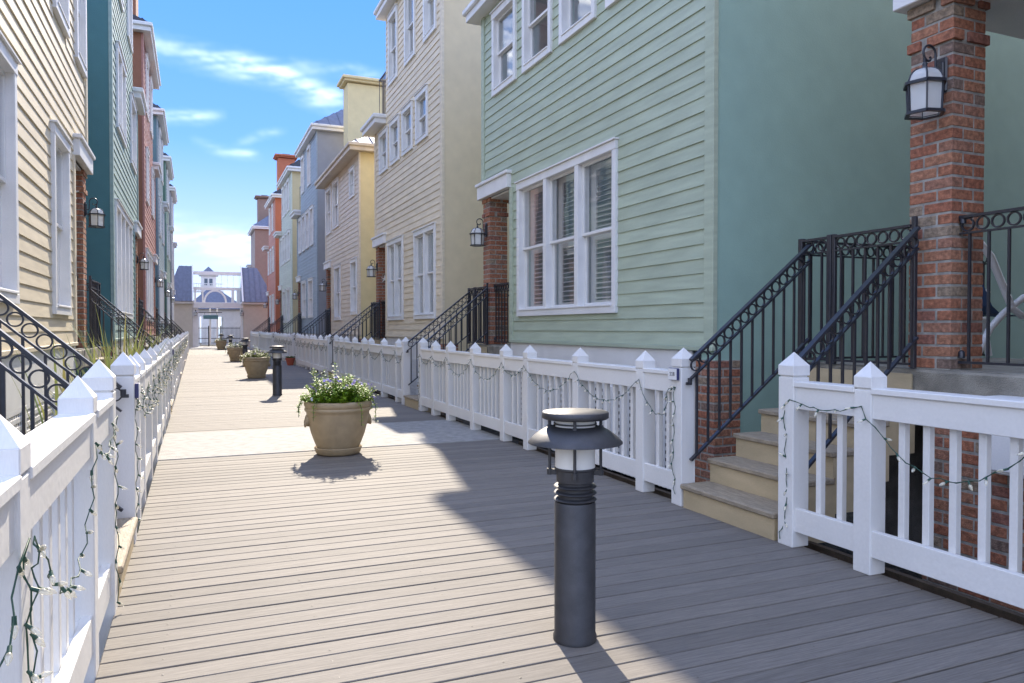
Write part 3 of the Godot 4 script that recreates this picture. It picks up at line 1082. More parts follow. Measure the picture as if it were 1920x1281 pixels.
func bollard() -> Node3D:
	var o := thing("bollard_light", "", "bollard light", Vector3.ZERO, "bollard lights down the boardwalk")
	var b := MB.new()
	b.lathe(Vector3.ZERO, [Vector2(0, 0.002), Vector2(0.091, 0.002), Vector2(0.091, 0.02), Vector2(0.086, 0.03), Vector2(0.086, 0.572), Vector2(0.082, 0.58), Vector2(0.0, 0.58)], 40)
	part(o, "post", b, M.bollard_paint)
	b = MB.new()
	var pr := [Vector2(0.070, 0.575)]
	for k in 3:
		var y := 0.584 + 0.027 * k
		pr.append_array([Vector2(0.070, y), Vector2(0.086, y + 0.002), Vector2(0.090, y + 0.006), Vector2(0.086, y + 0.011), Vector2(0.070, y + 0.014)])
	pr.append_array([Vector2(0.070, 0.66), Vector2(0.078, 0.664), Vector2(0.078, 0.712), Vector2(0.086, 0.716), Vector2(0.086, 0.724), Vector2(0.0, 0.724)])
	b.lathe(Vector3.ZERO, pr, 40, 0.6)
	part(o, "louvre_collar", b, M.bollard_paint)
	b = MB.new()
	b.lathe(Vector3.ZERO, [Vector2(0.083, 0.724), Vector2(0.083, 0.925), Vector2(0, 0.925)], 40)
	part(o, "lens", b, M.lens)
	b = MB.new()
	var hood := [Vector2(0.094, 0.896), Vector2(0.120, 0.888), Vector2(0.150, 0.872), Vector2(0.178, 0.850), Vector2(0.197, 0.829), Vector2(0.197, 0.825), Vector2(0.176, 0.843), Vector2(0.148, 0.865), Vector2(0.118, 0.881), Vector2(0.090, 0.889), Vector2(0.094, 0.896)]
	b.lathe(Vector3.ZERO, hood, 48)
	b.lathe(Vector3.ZERO, [Vector2(0.084, 0.902), Vector2(0.090, 0.902), Vector2(0.090, 0.908), Vector2(0.084, 0.908)], 40)
	part(o, "hood", b, M.bollard_paint)
	b = MB.new()
	b.lathe(Vector3.ZERO, [Vector2(0, 0.926), Vector2(0.134, 0.926), Vector2(0.139, 0.930), Vector2(0.139, 0.950), Vector2(0.135, 0.955), Vector2(0.07, 0.962), Vector2(0, 0.965)], 48)
	part(o, "cap", b, M.bollard_paint)
	for k in 4:
		var w := TAU * k / 4 + 0.5
		var c := Vector3(cos(w), 0, sin(w)) * 0.106
		b = MB.new()
		b.tube([c + Vector3.UP * 0.70, c + Vector3.UP * 0.93], 0.0065, 10)
		b.lathe(c, [Vector2(0, 0.688), Vector2(0.012, 0.690), Vector2(0.012, 0.715), Vector2(0, 0.716)], 10)
		b.bar(c * 0.7 + Vector3.UP * 0.702, c + Vector3.UP * 0.702, 0.02, 0.022)
		b.lathe(c, [Vector2(0.0, 0.884), Vector2(0.011, 0.886), Vector2(0.011, 0.897), Vector2(0, 0.90)], 10)
		part(o, "rod", b, M.bollard_paint)
	return o

func planter() -> Node3D:
	var o := thing("planter", "", "planter", Vector3.ZERO, "planters down the boardwalk")
	var b := MB.new()
	b.lathe(Vector3.ZERO, [Vector2(0.205, 0.055), Vector2(0.235, 0.12), Vector2(0.272, 0.22), Vector2(0.300, 0.33), Vector2(0.318, 0.425), Vector2(0.322, 0.445), Vector2(0.334, 0.455), Vector2(0.340, 0.470), Vector2(0.336, 0.485), Vector2(0.330, 0.490), Vector2(0.340, 0.505), Vector2(0.345, 0.535), Vector2(0.335, 0.552), Vector2(0.318, 0.556), Vector2(0.305, 0.545), Vector2(0.300, 0.47), Vector2(0.0, 0.47)], 56)
	part(o, "pot", b, M.pot)
	b = MB.new()
	b.lathe(Vector3.ZERO, [Vector2(0, 0.003), Vector2(0.205, 0.003), Vector2(0.225, 0.02), Vector2(0.240, 0.062), Vector2(0.244, 0.074), Vector2(0.236, 0.080), Vector2(0.224, 0.070), Vector2(0.21, 0.05), Vector2(0, 0.05)], 56)
	part(o, "saucer", b, M.pot)
	for s in [-1.0, 1.0]:
		b = MB.new()
		# lion-mask lug with a ring, lumpy
		var c := Vector3(s * 0.305, 0.36, 0.0)
		var ps := []
		var ms := []
		for r in 9:
			for q in 13:
				var la := PI * r / 8 - PI / 2
				var lo := TAU * q / 12
				var m := Vector3(cos(la) * cos(lo), sin(la), cos(la) * sin(lo))
				var bump := 1.0 + 0.14 * sin(lo * 5) * cos(la * 3)
				ps.append(c + m * Vector3(0.036, 0.062, 0.052) * bump); ms.append(m)
		b.grid(ps, ms, 9, 13)
		b.torus(c + Vector3(s * 0.028, -0.030, 0), Vector3(0, 0, 1), Vector3.UP, 0.034, 0.016, 0.014, 16)
		part(o, "handle", b, M.pot)
	b = MB.new()
	b.lathe(Vector3.ZERO, [Vector2(0.301, 0.50), Vector2(0.15, 0.515), Vector2(0, 0.52)], 24)
	part(o, "soil", b, M.soil)
	return o

func leaf_mat(key: String, r: float, g: float, b: float, through := 0.34) -> StandardMaterial3D:
	if M.has(key): return M[key]
	var m := StandardMaterial3D.new()
	m.albedo_color = lin(r, g, b)
	m.roughness = 0.45
	m.backlight_enabled = true
	m.backlight = Color(through, through, through * 0.6)
	M[key] = m
	return m

func leaf(b: MB, at: Vector3, f: Vector3, up: Vector3, l: float, w: float) -> void:
	var s := f.cross(up)
	if s.length() < 0.01: s = f.cross(Vector3.RIGHT)
	s = s.normalized()
	var u := s.cross(f)
	var m1 := at + f * l * 0.5 + s * w / 2 + u * w * 0.18
	var m2 := at + f * l * 0.5 - s * w / 2 + u * w * 0.18
	var mid := at + f * l * 0.5
	var tip := at + f * l - u * l * 0.12
	b.tri(at, m1, mid, u); b.tri(at, mid, m2, u); b.tri(m1, tip, mid, u); b.tri(mid, tip, m2, u)

# mound of bedding plants: stems that carry leaves, and blossoms
func flowers(seed_: int, tall: float, tint: Array, petal: Material, petal2: Material, n := 95) -> Node3D:
	rng.seed = seed_
	var o := thing("bedding_plants", "", "plant", Vector3.ZERO, "plants in the planters")
	var greens := [MB.new(), MB.new(), MB.new()]
	var stems := MB.new()
	var bl := [MB.new(), MB.new()]
	for k in n:
		var w := rng.randf() * TAU
		var r := sqrt(rng.randf()) * 0.285
		var base := Vector3(cos(w) * r, 0.515, sin(w) * r)
		var h := tall * (1.0 - 0.62 * pow(r / 0.29, 2)) * rng.randf_range(0.45, 1.05)
		if rng.randf() < 0.05: h *= 1.5
		var lean := Vector3(cos(w), 0, sin(w)) * (r * 0.34 + 0.01) + Vector3(rng.randf_range(-0.04, 0.04), 0, rng.randf_range(-0.04, 0.04))
		var tip := base + lean + Vector3.UP * h
		var bend := base.lerp(tip, 0.5) + lean * -0.2
		stems.tube([base, bend, tip], 0.004, 4, 0.0015)
		var lots: MB = greens[rng.randi() % 3]
		var nl := int(12 + h * 62)
		for j in nl:
			var t := lerpf(0.1, 1.0, float(j) / nl)
			var at := base.lerp(bend, t * 2) if t < 0.5 else bend.lerp(tip, t * 2 - 1)
			var a := j * 2.4 + rng.randf_range(-0.4, 0.4)
			var f := Vector3(cos(a), rng.randf_range(-0.1, 0.9), sin(a)).normalized()
			var l := rng.randf_range(0.034, 0.064) * (1.15 - 0.4 * t)
			leaf(lots, at, f, Vector3.UP, l, l * rng.randf_range(0.38, 0.6))
		if rng.randf() < 0.09:
			var q: MB = bl[0] if rng.randf() < 0.6 else bl[1]
			var nf := rng.randi_range(2, 4)
			for z in nf:
				var c := tip + Vector3(rng.randf_range(-0.035, 0.035), rng.randf_range(-0.03, 0.02), rng.randf_range(-0.035, 0.035))
				var ax := Vector3(rng.randf_range(-1, 1), rng.randf_range(0.1, 1), rng.randf_range(-1, 1)).normalized()
				var sx := ax.cross(Vector3(0.2, 0.1, 0.9)).normalized()
				for e in 5:
					var f := sx.rotated(ax, TAU * e / 5)
					leaf(q, c, (f + ax * 0.35).normalized(), ax, 0.020, 0.017)
	# trailing stems over the rim
	for k in 7:
		var w := rng.randf() * TAU if k > 1 else PI + 0.3 * k
		var f := Vector3(cos(w), 0, sin(w))
		var path := [f * 0.27 + Vector3.UP * 0.54, f * 0.36 + Vector3.UP * 0.575, f * 0.395 + Vector3.UP * 0.50, f * 0.40 + Vector3.UP * (0.44 - 0.06 * (k % 3))]
		stems.tube(path, 0.0035, 4)
		for j in 26:
			var t := float(j) / 26 * 3
			var at: Vector3 = path[int(t)].lerp(path[int(t) + 1], t - int(t))
			leaf(greens[k % 3], at, Vector3(rng.randf_range(-1, 1), rng.randf_range(-0.4, 0.7), rng.randf_range(-1, 1)).normalized(), Vector3.UP, 0.036, 0.018)
	part(o, "stems", stems, leaf_mat("stem", 0.07, 0.12, 0.03))
	for k in 3: part(o, "foliage", greens[k], leaf_mat("leaf%s%d" % [tint[3], k], tint[0] * [1.0, 0.72, 1.25][k], tint[1] * [1.0, 0.8, 1.1][k], tint[2] * [1.0, 0.9, 1.3][k]))
	for k in 2:
		if bl[k].v.size(): part(o, "blossoms", bl[k], petal if k == 0 else petal2)
	return o

func lantern() -> Node3D:
	# hangs off a wall that looks towards -x; the origin is the middle of its wall plate
	var o := thing("wall_lantern", "", "lantern", Vector3.ZERO, "wall lanterns on the brick columns")
	var b := MB.new()
	b.cham(-0.022, 0.0, -0.115, 0.115, -0.042, 0.042, 0.010)
	b.cham(-0.034, -0.02, -0.085, 0.085, -0.028, 0.028, 0.008)
	part(o, "wall_plate", b, M.iron)
	var c := Vector3(-0.165, 0, 0)
	b = MB.new()
	var path := [Vector3(-0.02, 0.0, 0), Vector3(-0.055, 0.0, 0), Vector3(-0.066, 0.02, 0), Vector3(-0.068, 0.08, 0)]
	for k in 25:
		var w := 0.0 + k * 0.265
		var rr := lerpf(0.056, 0.016, maxf(0, (k - 12) / 12.0))
		var cc := Vector3(-0.124, 0.125, 0).lerp(Vector3(-0.137, 0.105, 0), maxf(0, (k - 12) / 12.0))
		path.append(cc + Vector3(cos(w), sin(w), 0) * rr)
	b.tube(path, 0.0075, 8)
	b.tube([Vector3(-0.172, 0.092, 0), c + Vector3.UP * 0.045], 0.008, 8)
	b.lathe(c, [Vector2(0.0, 0.02), Vector2(0.024, 0.022), Vector2(0.016, 0.035), Vector2(0.012, 0.045), Vector2(0.017, 0.055), Vector2(0.009, 0.068), Vector2(0, 0.07)], 12)
	part(o, "scroll_arm", b, M.iron)
	# six-sided body
	var f := MB.new()
	var g := MB.new()
	var r := MB.new()
	var rt := 0.112
	var rb := 0.104
	var yt := -0.075
	var yb := -0.265
	for k in 6:
		var w0 := TAU * k / 6 + 0.26
		var w1 := TAU * (k + 1) / 6 + 0.26
		var a := Vector3(cos(w0), 0, sin(w0))
		var e := Vector3(cos(w1), 0, sin(w1))
		f.bar(c + a * rb + Vector3.UP * yb, c + a * rt + Vector3.UP * yt, 0.011, 0.011)
		f.bar(c + a * (rt + 0.012) + Vector3.UP * yt, c + e * (rt + 0.012) + Vector3.UP * yt, 0.022, 0.018)
		f.bar(c + a * (rb + 0.010) + Vector3.UP * yb, c + e * (rb + 0.010) + Vector3.UP * yb, 0.024, 0.018)
		g.quad(c + a * (rb - 0.004) + Vector3.UP * yb, c + e * (rb - 0.004) + Vector3.UP * yb, c + e * (rt - 0.004) + Vector3.UP * yt, c + a * (rt - 0.004) + Vector3.UP * yt, a + e)
		# domed roof panes between curved ribs
		var pa := []
		var pe := []
		for j in 7:
			var z := j / 6.0
			var rad := rt * cos(z * 1.35)
			var y := yt + 0.098 * sin(z * PI / 2)
			pa.append(c + a * rad + Vector3.UP * y); pe.append(c + e * rad + Vector3.UP * y)
		f.tube(pa, 0.006, 6)
		for j in 6: r.quad(pa[j], pe[j], pe[j + 1], pa[j + 1], a + e + Vector3.UP)
	part(o, "frame", f, M.iron)
	part(o, "glass", g, M.frosted)
	part(o, "dome", r, M.frosted)
	b = MB.new()
	b.lathe(c, [Vector2(0, -0.235), Vector2(0.022, -0.23), Vector2(0.03, -0.20), Vector2(0.026, -0.17), Vector2(0.013, -0.14), Vector2(0.013, -0.09), Vector2(0, -0.09)], 14)
	part(o, "bulb", b, M.lens)
	return o

func grasses(at: Vector3, seed_: int, n: int, tall: float, label: String) -> void:
	rng.seed = seed_
	var o := thing("strap_leaf_plant", label, "plant", at, "strap-leaved plants behind the fence")
	var lots := [MB.new(), MB.new()]
	for k in n:
		var w := rng.randf() * TAU
		var f := Vector3(cos(w), 0, sin(w))
		var l := tall * rng.randf_range(0.55, 1.1)
		var lean := rng.randf_range(0.08, 0.55)
		var p0 := at + f * rng.randf() * 0.08
		var wid := rng.randf_range(0.012, 0.026)
		var s := f.cross(Vector3.UP)
		var prev := p0
		var b: MB = lots[0 if rng.randf() < 0.75 else 1]
		for j in 6:
			var t := (j + 1) / 6.0
			var q := p0 + Vector3.UP * l * (t - 0.28 * lean * t * t * t) + f * l * lean * t * t * 0.75
			var wa := wid * (1 - pow((j) / 6.0, 2.5))
			var wb := wid * (1 - pow(t, 2.5))
			b.quad(prev - s * wa, prev + s * wa, q + s * wb, q - s * wb, f * -1 + Vector3.UP * 0.4)
			prev = q
	part(o, "leaves", lots[0], leaf_mat("strap", 0.10, 0.17, 0.035, 0.45))
	if lots[1].v.size(): part(o, "dry_leaves", lots[1], leaf_mat("strap_dry", 0.30, 0.24, 0.09, 0.4))

func tree(at: Vector3, tall: float, wide: float, seed_: int, label: String) -> void:
	rng.seed = seed_
	var o := thing("evergreen_tree", label, "tree", at, "trees beyond the gate")
	var b := MB.new()
	b.tube([at, at + Vector3(0.05, tall * 0.4, 0), at + Vector3(-0.03, tall * 0.95, 0)], 0.11, 8, 0.02)
	for k in 10:
		var y := tall * (0.2 + 0.07 * k)
		var w := k * 2.4
		b.tube([at + Vector3(0, y, 0), at + Vector3(cos(w) * wide * 0.7, y + 0.5, sin(w) * wide * 0.7)], 0.03, 5, 0.008)
	part(o, "trunk", b, mat("bark", lin(0.10, 0.075, 0.05), 0.9))
	var c := MB.new()
	for k in 1500:
		var t := pow(rng.randf(), 0.8)
		var w := rng.randf() * TAU
		var r := wide * (1.0 - 0.75 * t) * sqrt(rng.randf()) * (0.75 + 0.35 * sin(w * 3 + t * 17))
		var p := at + Vector3(cos(w) * r, tall * (0.12 + 0.9 * t), sin(w) * r)
		leaf(c, p, Vector3(cos(w), rng.randf_range(-0.3, 0.8), sin(w)).normalized(), Vector3.UP, rng.randf_range(0.10, 0.2), 0.07)
	part(o, "crown", c, leaf_mat("evergreen", 0.05, 0.09, 0.03, 0.3))

# ---------------------------------------------------------------- the end of the walk

func gatehouse() -> void:
	var cream := mat("gate_cream", lin(0.62, 0.57, 0.47), 0.8, "stucco", "stucco_n", Vector3(1, 1, 1), 0.0, Vector3.ZERO, 0.3)
	var g := thing("gatehouse", "cream gatehouse with two blue grey metal roofs and a white arch between them", "gatehouse", P(1.6, 0, 57), "")
	for s in 2:
		var xa := -1.75 if s == 0 else 3.12
		var xb := -0.17 if s == 0 else 5.1
		var b := MB.new()
		b.box(xa, xb, -0.38, 3.1, 56, 60)
		part(g, "wall", b, cream)
		b = MB.new()
		b.cham(xa - 0.15, xb + 0.12, 3.0, 3.16, 55.8, 60.2, 0.02)
		part(g, "eave", b, M.white)
		b = MB.new()
		# steep roof: cut square beside the arch, hipped on the outer end
		var inner := xb if s == 0 else xa
		var outer := xa - 0.2 if s == 0 else xb + 0.25
		var ridge_out := outer + (0.9 if s == 0 else -1.15)
		var e := [P(outer, 3.16, 55.7), P(inner, 3.16, 55.7), P(inner, 5.75, 58), P(ridge_out, 5.75, 58), P(outer, 3.16, 60.3), P(inner, 3.16, 60.3)]
		b.quad(e[0], e[1], e[2], e[3], Vector3(0, 1, 1))
		b.quad(e[4], e[5], e[2], e[3], Vector3(0, 1, -1))
		b.tri(e[0], e[4], e[3], Vector3(-1 if s == 0 else 1, 0.5, 0))
		b.tri(e[1], e[5], e[2], Vector3(1 if s == 0 else -1, 0, 0))
		var r := part(g, "roof", b, M.roof_metal)
		b = MB.new()
		for k in 6:
			var x := lerpf(inner, outer, (k + 0.3) / 6.0)
			var t := 1.0
			if (s == 0 and x < ridge_out) or (s == 1 and x > ridge_out): t = absf(x - outer) / absf(ridge_out - outer)
			b.bar(P(x, 3.17, 55.68), P(x, 3.17 + 2.59 * t, 55.68 + 2.3 * t), 0.035, 0.05)
		part(r, "standing_seam", b, M.roof_metal)
		b = MB.new()
		var bx := inner + (0.02 if s == 0 else -0.02)
		b.bar(P(bx, 3.16, 55.66), P(bx, 5.80, 57.98), 0.10, 0.12)
		part(g, "barge_board", b, M.white)
	# frame of the arch
	var w: Material = M.white
	var parts := [["post", -0.17, 0.20, -0.38, 3.1, 56.1, 56.4], ["post", 2.95, 3.12, -0.38, 3.1, 56.1, 56.4], ["post", 0.92, 1.02, 0.2, 2.72, 56.9, 57.0], ["post", 1.40, 1.50, 0.2, 2.72, 56.9, 57.0],
		["lintel", -0.17, 3.12, 2.72, 3.12, 56.0, 56.3], ["lintel", -0.17, 3.12, 4.02, 4.22, 57.0, 57.2], ["lintel", -0.17, 3.12, 5.14, 5.38, 57.7, 57.9],
		["upright", -0.05, 0.07, 3.12, 4.02, 57.0, 57.2], ["upright", 0.45, 0.55, 3.12, 4.02, 57.0, 57.2], ["upright", 2.40, 2.58, 3.12, 4.02, 57.0, 57.2], ["upright", 2.75, 3.0, 3.12, 4.02, 57.0, 57.2]]
	for p in parts:
		var b := MB.new()
		b.cham(p[1], p[2], p[3], p[4], p[5], p[6], 0.01)
		part(g, p[0], b, w)
	var a := MB.new()
	var ps := []
	for k in 17:
		var t := PI * k / 16
		ps.append(P(1.32 - 0.72 * cos(t), 3.12 + 0.86 * sin(t), 57.1))
	for k in 16: a.bar(ps[k], ps[k + 1], 0.2, 0.12)
	part(g, "arch", a, w)
	a = MB.new()
	for k in 5: a.box(1.35 + 0.4 * k, 1.375 + 0.4 * k, 4.22, 5.14, 57.78, 57.80)
	part(g, "upright", a, w)
	var sg := thing("hanging_sign", "teal oval-cornered sign board hung under the white gatehouse lintel", "sign", P(1.0, 2.1, 56.6))
	a = MB.new()
	a.cham(0.52, 1.50, 1.96, 2.24, 56.56, 56.62, 0.02)
	part(sg, "board", a, mat("sign_teal", lin(0.10, 0.23, 0.27), 0.5))
	a = MB.new()
	a.bar(P(0.2, 2.42, 56.6), P(1.75, 2.42, 56.6), 0.05, 0.05)
	a.box(0.6, 0.62, 2.28, 2.42, 56.58, 56.6); a.box(1.4, 1.42, 2.28, 2.42, 56.58, 56.6)
	part(sg, "bracket", a, M.iron)
	var gt := thing("iron_gate", "black iron gate and fence across the far end of the boardwalk", "gate", P(1.6, 0, 58.6))
	a = MB.new()
	for k in 34:
		var x := 0.15 + 0.088 * k
		a.box(x, x + 0.018, 0.12, 1.42, 58.59, 58.61)
	part(gt, "bars", a, M.iron).set_meta("kind", "stuff")
	a = MB.new()
	a.box(0.12, 3.1, 1.30, 1.34, 58.58, 58.62); a.box(0.12, 3.1, 0.22, 0.26, 58.58, 58.62); a.box(0.12, 3.1, 0.55, 0.6, 58.58, 58.62)
	part(gt, "rail", a, M.iron)
	for x in [0.15, 0.9, 1.72, 3.08]:
		a = MB.new()
		a.cham(x - 0.04, x + 0.04, 0, 1.5, 58.56, 58.64, 0.01)
		part(gt, "post", a, M.iron)
	# boathouse and look-out behind the gate
	var bh := thing("boathouse", "low white boathouse with a blue grey hipped roof seen through the arch", "building", P(1.5, 0, 71))
	a = MB.new()
	a.box(-0.6, 0.35, -0.3, 2.95, 68.5, 73); a.box(2.2, 3.9, -0.3, 2.95, 68.5, 73); a.box(0.35, 2.2, 2.3, 2.95, 68.5, 68.7)
	part(bh, "wall", a, w)
	a = MB.new()
	var q := [P(-0.9, 2.95, 68.2), P(4.2, 2.95, 68.2), P(4.2, 2.95, 73.3), P(-0.9, 2.95, 73.3), P(1.0, 4.75, 70.7), P(1.9, 4.75, 70.7)]
	a.quad(q[0], q[1], q[5], q[4], Vector3(0, 1, 1)); a.quad(q[3], q[2], q[5], q[4], Vector3(0, 1, -1)); a.tri(q[0], q[3], q[4], Vector3(-1, 1, 0)); a.tri(q[1], q[2], q[5], Vector3(1, 1, 0))
	part(bh, "roof", a, M.roof_metal)
	var lo := thing("lookout_tower", "small white look-out tower with a pointed grey roof above the arch", "tower", P(1.2, 0, 80))
	a = MB.new()
	a.cham(0.55, 1.95, -0.3, 6.5, 79.4, 80.8, 0.02)
	part(lo, "wall", a, w)
	a = MB.new()
	a.cham(0.35, 2.15, 6.5, 6.66, 79.2, 81.0, 0.02)
	part(lo, "eave", a, w)
	a = MB.new()
	var c := [P(0.5, 6.66, 79.3), P(2.0, 6.66, 79.3), P(2.0, 6.66, 80.9), P(0.5, 6.66, 80.9)]
	for k in 4: a.tri(c[k], c[(k + 1) % 4], P(1.25, 7.45, 80.1), ((c[k] + c[(k + 1) % 4]) / 2 - P(1.25, 6.2, 80.1)))
	part(lo, "roof", a, M.roof_metal)
	for k in 2:
		a = MB.new()
		a.box(0.85 + 0.45 * k, 1.15 + 0.45 * k, 5.55, 6.2, 79.38, 79.42)
		part(lo, "window", a, mat("far_glass", lin(0.10, 0.13, 0.16), 0.1))
	a = MB.new()
	for k in 13: a.box(-0.1 + 0.2 * k, -0.06 + 0.2 * k, 5.0, 5.65, 79.0, 79.04)
	a.box(-0.15, 2.6, 5.65, 5.72, 78.98, 79.06); a.box(-0.15, 2.6, 4.86, 5.0, 78.96, 80.0)
	part(lo, "balcony", a, w)
	tree(P(4.1, -0.3, 66), 5.2, 0.6, 31, "slim dark evergreen tree beside the white arch posts")
	tree(P(-0.9, -0.3, 76), 4.4, 0.8, 32, "dark bushy tree behind the teal sign board")

func chair() -> void:
	var o := thing("beach_chair", "white folding beach chair with a navy sling behind the porch railing", "chair", P(5.8, 1.03, 3.9))
	var d := 3.9
	for s in 2:
		var dd := d + 0.5 * s
		var b := MB.new()
		b.tube([P(5.52, 1.04, dd), P(5.70, 1.30, dd), P(5.86, 1.42, dd), P(6.10, 1.55, dd), P(6.4, 1.62, dd)], 0.026, 8)
		part(o, "leg", b, M.white)
		b = MB.new()
		b.tube([P(5.56, 1.97, dd), P(5.70, 1.86, dd), P(5.88, 1.58, dd), P(5.96, 1.46, dd), P(6.08, 1.40, dd), P(6.34, 1.38, dd), P(6.42, 1.06, dd)], 0.028, 8)
		part(o, "leg", b, M.white)
	var b := MB.new()
	var q := [[5.58, 1.93], [5.68, 1.82], [5.80, 1.64], [5.90, 1.48], [6.0, 1.42], [6.3, 1.40]]
	for k in 5: b.quad(P(q[k][0], q[k][1], d + 0.12), P(q[k + 1][0], q[k + 1][1], d + 0.12), P(q[k + 1][0], q[k + 1][1], d + 0.38), P(q[k][0], q[k][1], d + 0.38), Vector3(0.5, 1, 0))
	part(o, "sling", b, mat("navy", lin(0.03, 0.06, 0.13), 0.8))

func starfish(at: Vector3, label: String) -> void:
	var o := thing("starfish_ornament", label, "ornament", at)
	var b := MB.new()
	for k in 5:
		var w := TAU * k / 5 + PI / 2
		var f := Vector3(cos(w), sin(w), 0)
		b.tube([at + Vector3(0, 0, 0.012), at + f * 0.045 + Vector3(0, 0, 0.014), at + f * 0.10 + Vector3(0, 0, 0.008)], 0.026, 8, 0.004)
	part(o, "body", b, M.white)

func plaque(o: float, x: float, d: float, y: float, label: String, text: String) -> void:
	var p := thing("number_plaque", label, "plaque", P(x, y, d))
	var b := MB.new()
	b.cham(x, x + o * 0.022, y - 0.044, y + 0.044, d - 0.055, d + 0.055, 0.003)
	part(p, "box", b, mat("plaque_navy", lin(0.03, 0.035, 0.12), 0.4))
	b = MB.new()
	b.box(x + o * 0.022, x + o * 0.025, y - 0.041, y + 0.041, d - 0.052, d + 0.052)
	var face := part(p, "face", b, M.white)
	if text:
		var t := TextMesh.new()
		t.text = text
		var f := SystemFont.new()
		f.font_names = PackedStringArray(["Droid Serif"])
		t.font = f
		t.font_size = 32
		t.pixel_size = 0.0012
		t.depth = 0.002
		var n := MeshInstance3D.new()
		n.name = "number"
		n.mesh = t
		n.material_override = M.dark
		face.add_child(n, true)
		n.position = Vector3(o * 0.026, 0, 0)
		n.rotation.y = -PI / 2 if o < 0 else PI / 2

# ---------------------------------------------------------------- all together

func _ready() -> void:
	var cam := Camera3D.new()
	cam.name = "camera"
	add_child(cam)
	cam.position = Vector3(0, 1.30, 0)
	cam.rotation = Vector3(deg_to_rad(-1.003), deg_to_rad(-22.991), 0)
	cam.fov = 49.17
	cam.near = 0.05
	cam.far = 5000.0
	cam.current = true
	var env := Environment.new()
	env.background_mode = Environment.BG_SKY
	var sky := Sky.new()
	var sm := PanoramaSkyMaterial.new()
	sm.panorama = sky_panorama()
	sky.sky_material = sm
	env.sky = sky
	env.background_energy_multiplier = 1.0
	env.tonemap_mode = Environment.TONE_MAPPER_LINEAR
	env.tonemap_exposure = 5.0
	env.sdfgi_enabled = true
	env.ssao_enabled = true
	env.ssil_enabled = true
	var we := WorldEnvironment.new()
	we.name = "environment"
	we.environment = env
	add_child(we)
	var sun := DirectionalLight3D.new()
	sun.name = "sun"
	add_child(sun)
	var el := deg_to_rad(34.07)
	var az := deg_to_rad(10.8)
	var to_sun := Vector3(cos(el) * sin(az), sin(el), -cos(el) * cos(az))
	sun.look_at_from_position(Vector3.ZERO, -to_sun)
	sun.light_energy = 0.6
	sun.light_color = Color(1.0, 0.95, 0.87)
	sun.light_angular_distance = 0.5
	sun.shadow_enabled = true
	materials()
	var rb := MB.new()
	rb.torus(Vector3.ZERO, Vector3.RIGHT, Vector3.UP, 0.039, 0.014, 0.009, 20)
	ring_mesh = rb.mesh()
	rb = MB.new()
	rb.cham(-0.019, 0.019, -0.345, 0.345, -0.019, 0.019, 0.003)
	baluster_mesh = rb.mesh()
	rb = MB.new()
	rb.lathe(Vector3.ZERO, [Vector2(0.0055, 0.020), Vector2(0.0085, 0.026), Vector2(0.0095, 0.033), Vector2(0.007, 0.045), Vector2(0.0025, 0.056), Vector2(0, 0.058)], 10)
	bulb_mesh = rb.mesh()
	rb = MB.new()
	rb.lathe(Vector3.ZERO, [Vector2(0, -0.002), Vector2(0.0058, -0.002), Vector2(0.0066, 0.022), Vector2(0.0045, 0.0225)], 8)
	socket_mesh = rb.mesh()

	# ---- ground and walk
	var b := MB.new()
	b.quad(P(-2500, -0.40, -2500), P(2500, -0.40, -2500), P(2500, -0.40, 96), P(-2500, -0.40, 96), Vector3.UP)
	structure("ground", b, M.ground)
	b = MB.new()
	b.quad(P(-2500, -0.42, 96), P(2500, -0.42, 96), P(2500, -0.42, 2600), P(-2500, -0.42, 2600), Vector3.UP)
	structure("water", b, mat("water", lin(0.10, 0.16, 0.20), 0.12))
	b = MB.new()
	for k in 7:
		var jx := -0.14 + 0.61 * k - 0.02
		b.box(jx, jx + 0.04, -0.26, -0.031, -2.0, 8.06)
		b.box(jx, jx + 0.04, -0.26, -0.031, 10.16, 53.0)
	var walk := structure("boardwalk", b, mat("joist", lin(0.14, 0.10, 0.065), 0.9, "wood", "", Vector3(1, 1, 1)))
	rng.seed = 4
	var pitch := 0.1305
	var bm := MB.new()
	bm.cham(-1.84, 1.84, -0.030, 0.0, -0.0610, 0.0610, 0.003)
	var board_mesh := bm.mesh()
	var shown := 0
	var rest := MB.new()
	for span in [[-1.2, 8.09], [10.12, 53.0]]:
		var d: float = span[1] - pitch / 2 if span[0] < 0 else span[0] + pitch / 2
		while d > span[0] and d < span[1]:
			if shown < 300:
				shared(walk, "board", board_mesh, M["board%d" % (rng.randi() % 6)], Transform3D(Basis(Vector3.UP, rng.randf_range(-0.0004, 0.0004)), P(1.49, rng.randf_range(-0.0012, 0.0012), d)))
				shown += 1
			else:
				rest.box(-0.35, 3.33, -0.03, 0.0, d - 0.0625, d + 0.0625)
			d += -pitch if span[0] < 0 else pitch
	part(walk, "far_boards", rest, M.board0).set_meta("kind", "stuff")
	var scr := MB.new()
	for k in 50:
		for j in 7:
			var px := -0.12 + 0.61 * j + rng.randf_range(-0.006, 0.006)
			var pd := 8.09 - pitch * (k + 0.5) + rng.randf_range(-0.03, 0.03)
			scr.lathe(P(px, 0.0, pd), [Vector2(0.0042, 0.0014), Vector2(0.0030, 0.0022), Vector2(0, 0.0018)], 7)
	part(walk, "screw_heads", scr, mat("screw", lin(0.10, 0.085, 0.07), 0.5)).set_meta("kind", "stuff")
	b = MB.new()
	b.cham(-0.36, 3.36, -0.30, 0.004, 8.105, 10.11, 0.006)
	structure("concrete_path", b, M.walk_concrete)
	b = MB.new()
	b.cham(-0.36, 3.36, -0.30, 0.004, 53.02, 59.5, 0.006)
	structure("concrete_path_001", b, M.walk_concrete)
	b = MB.new()
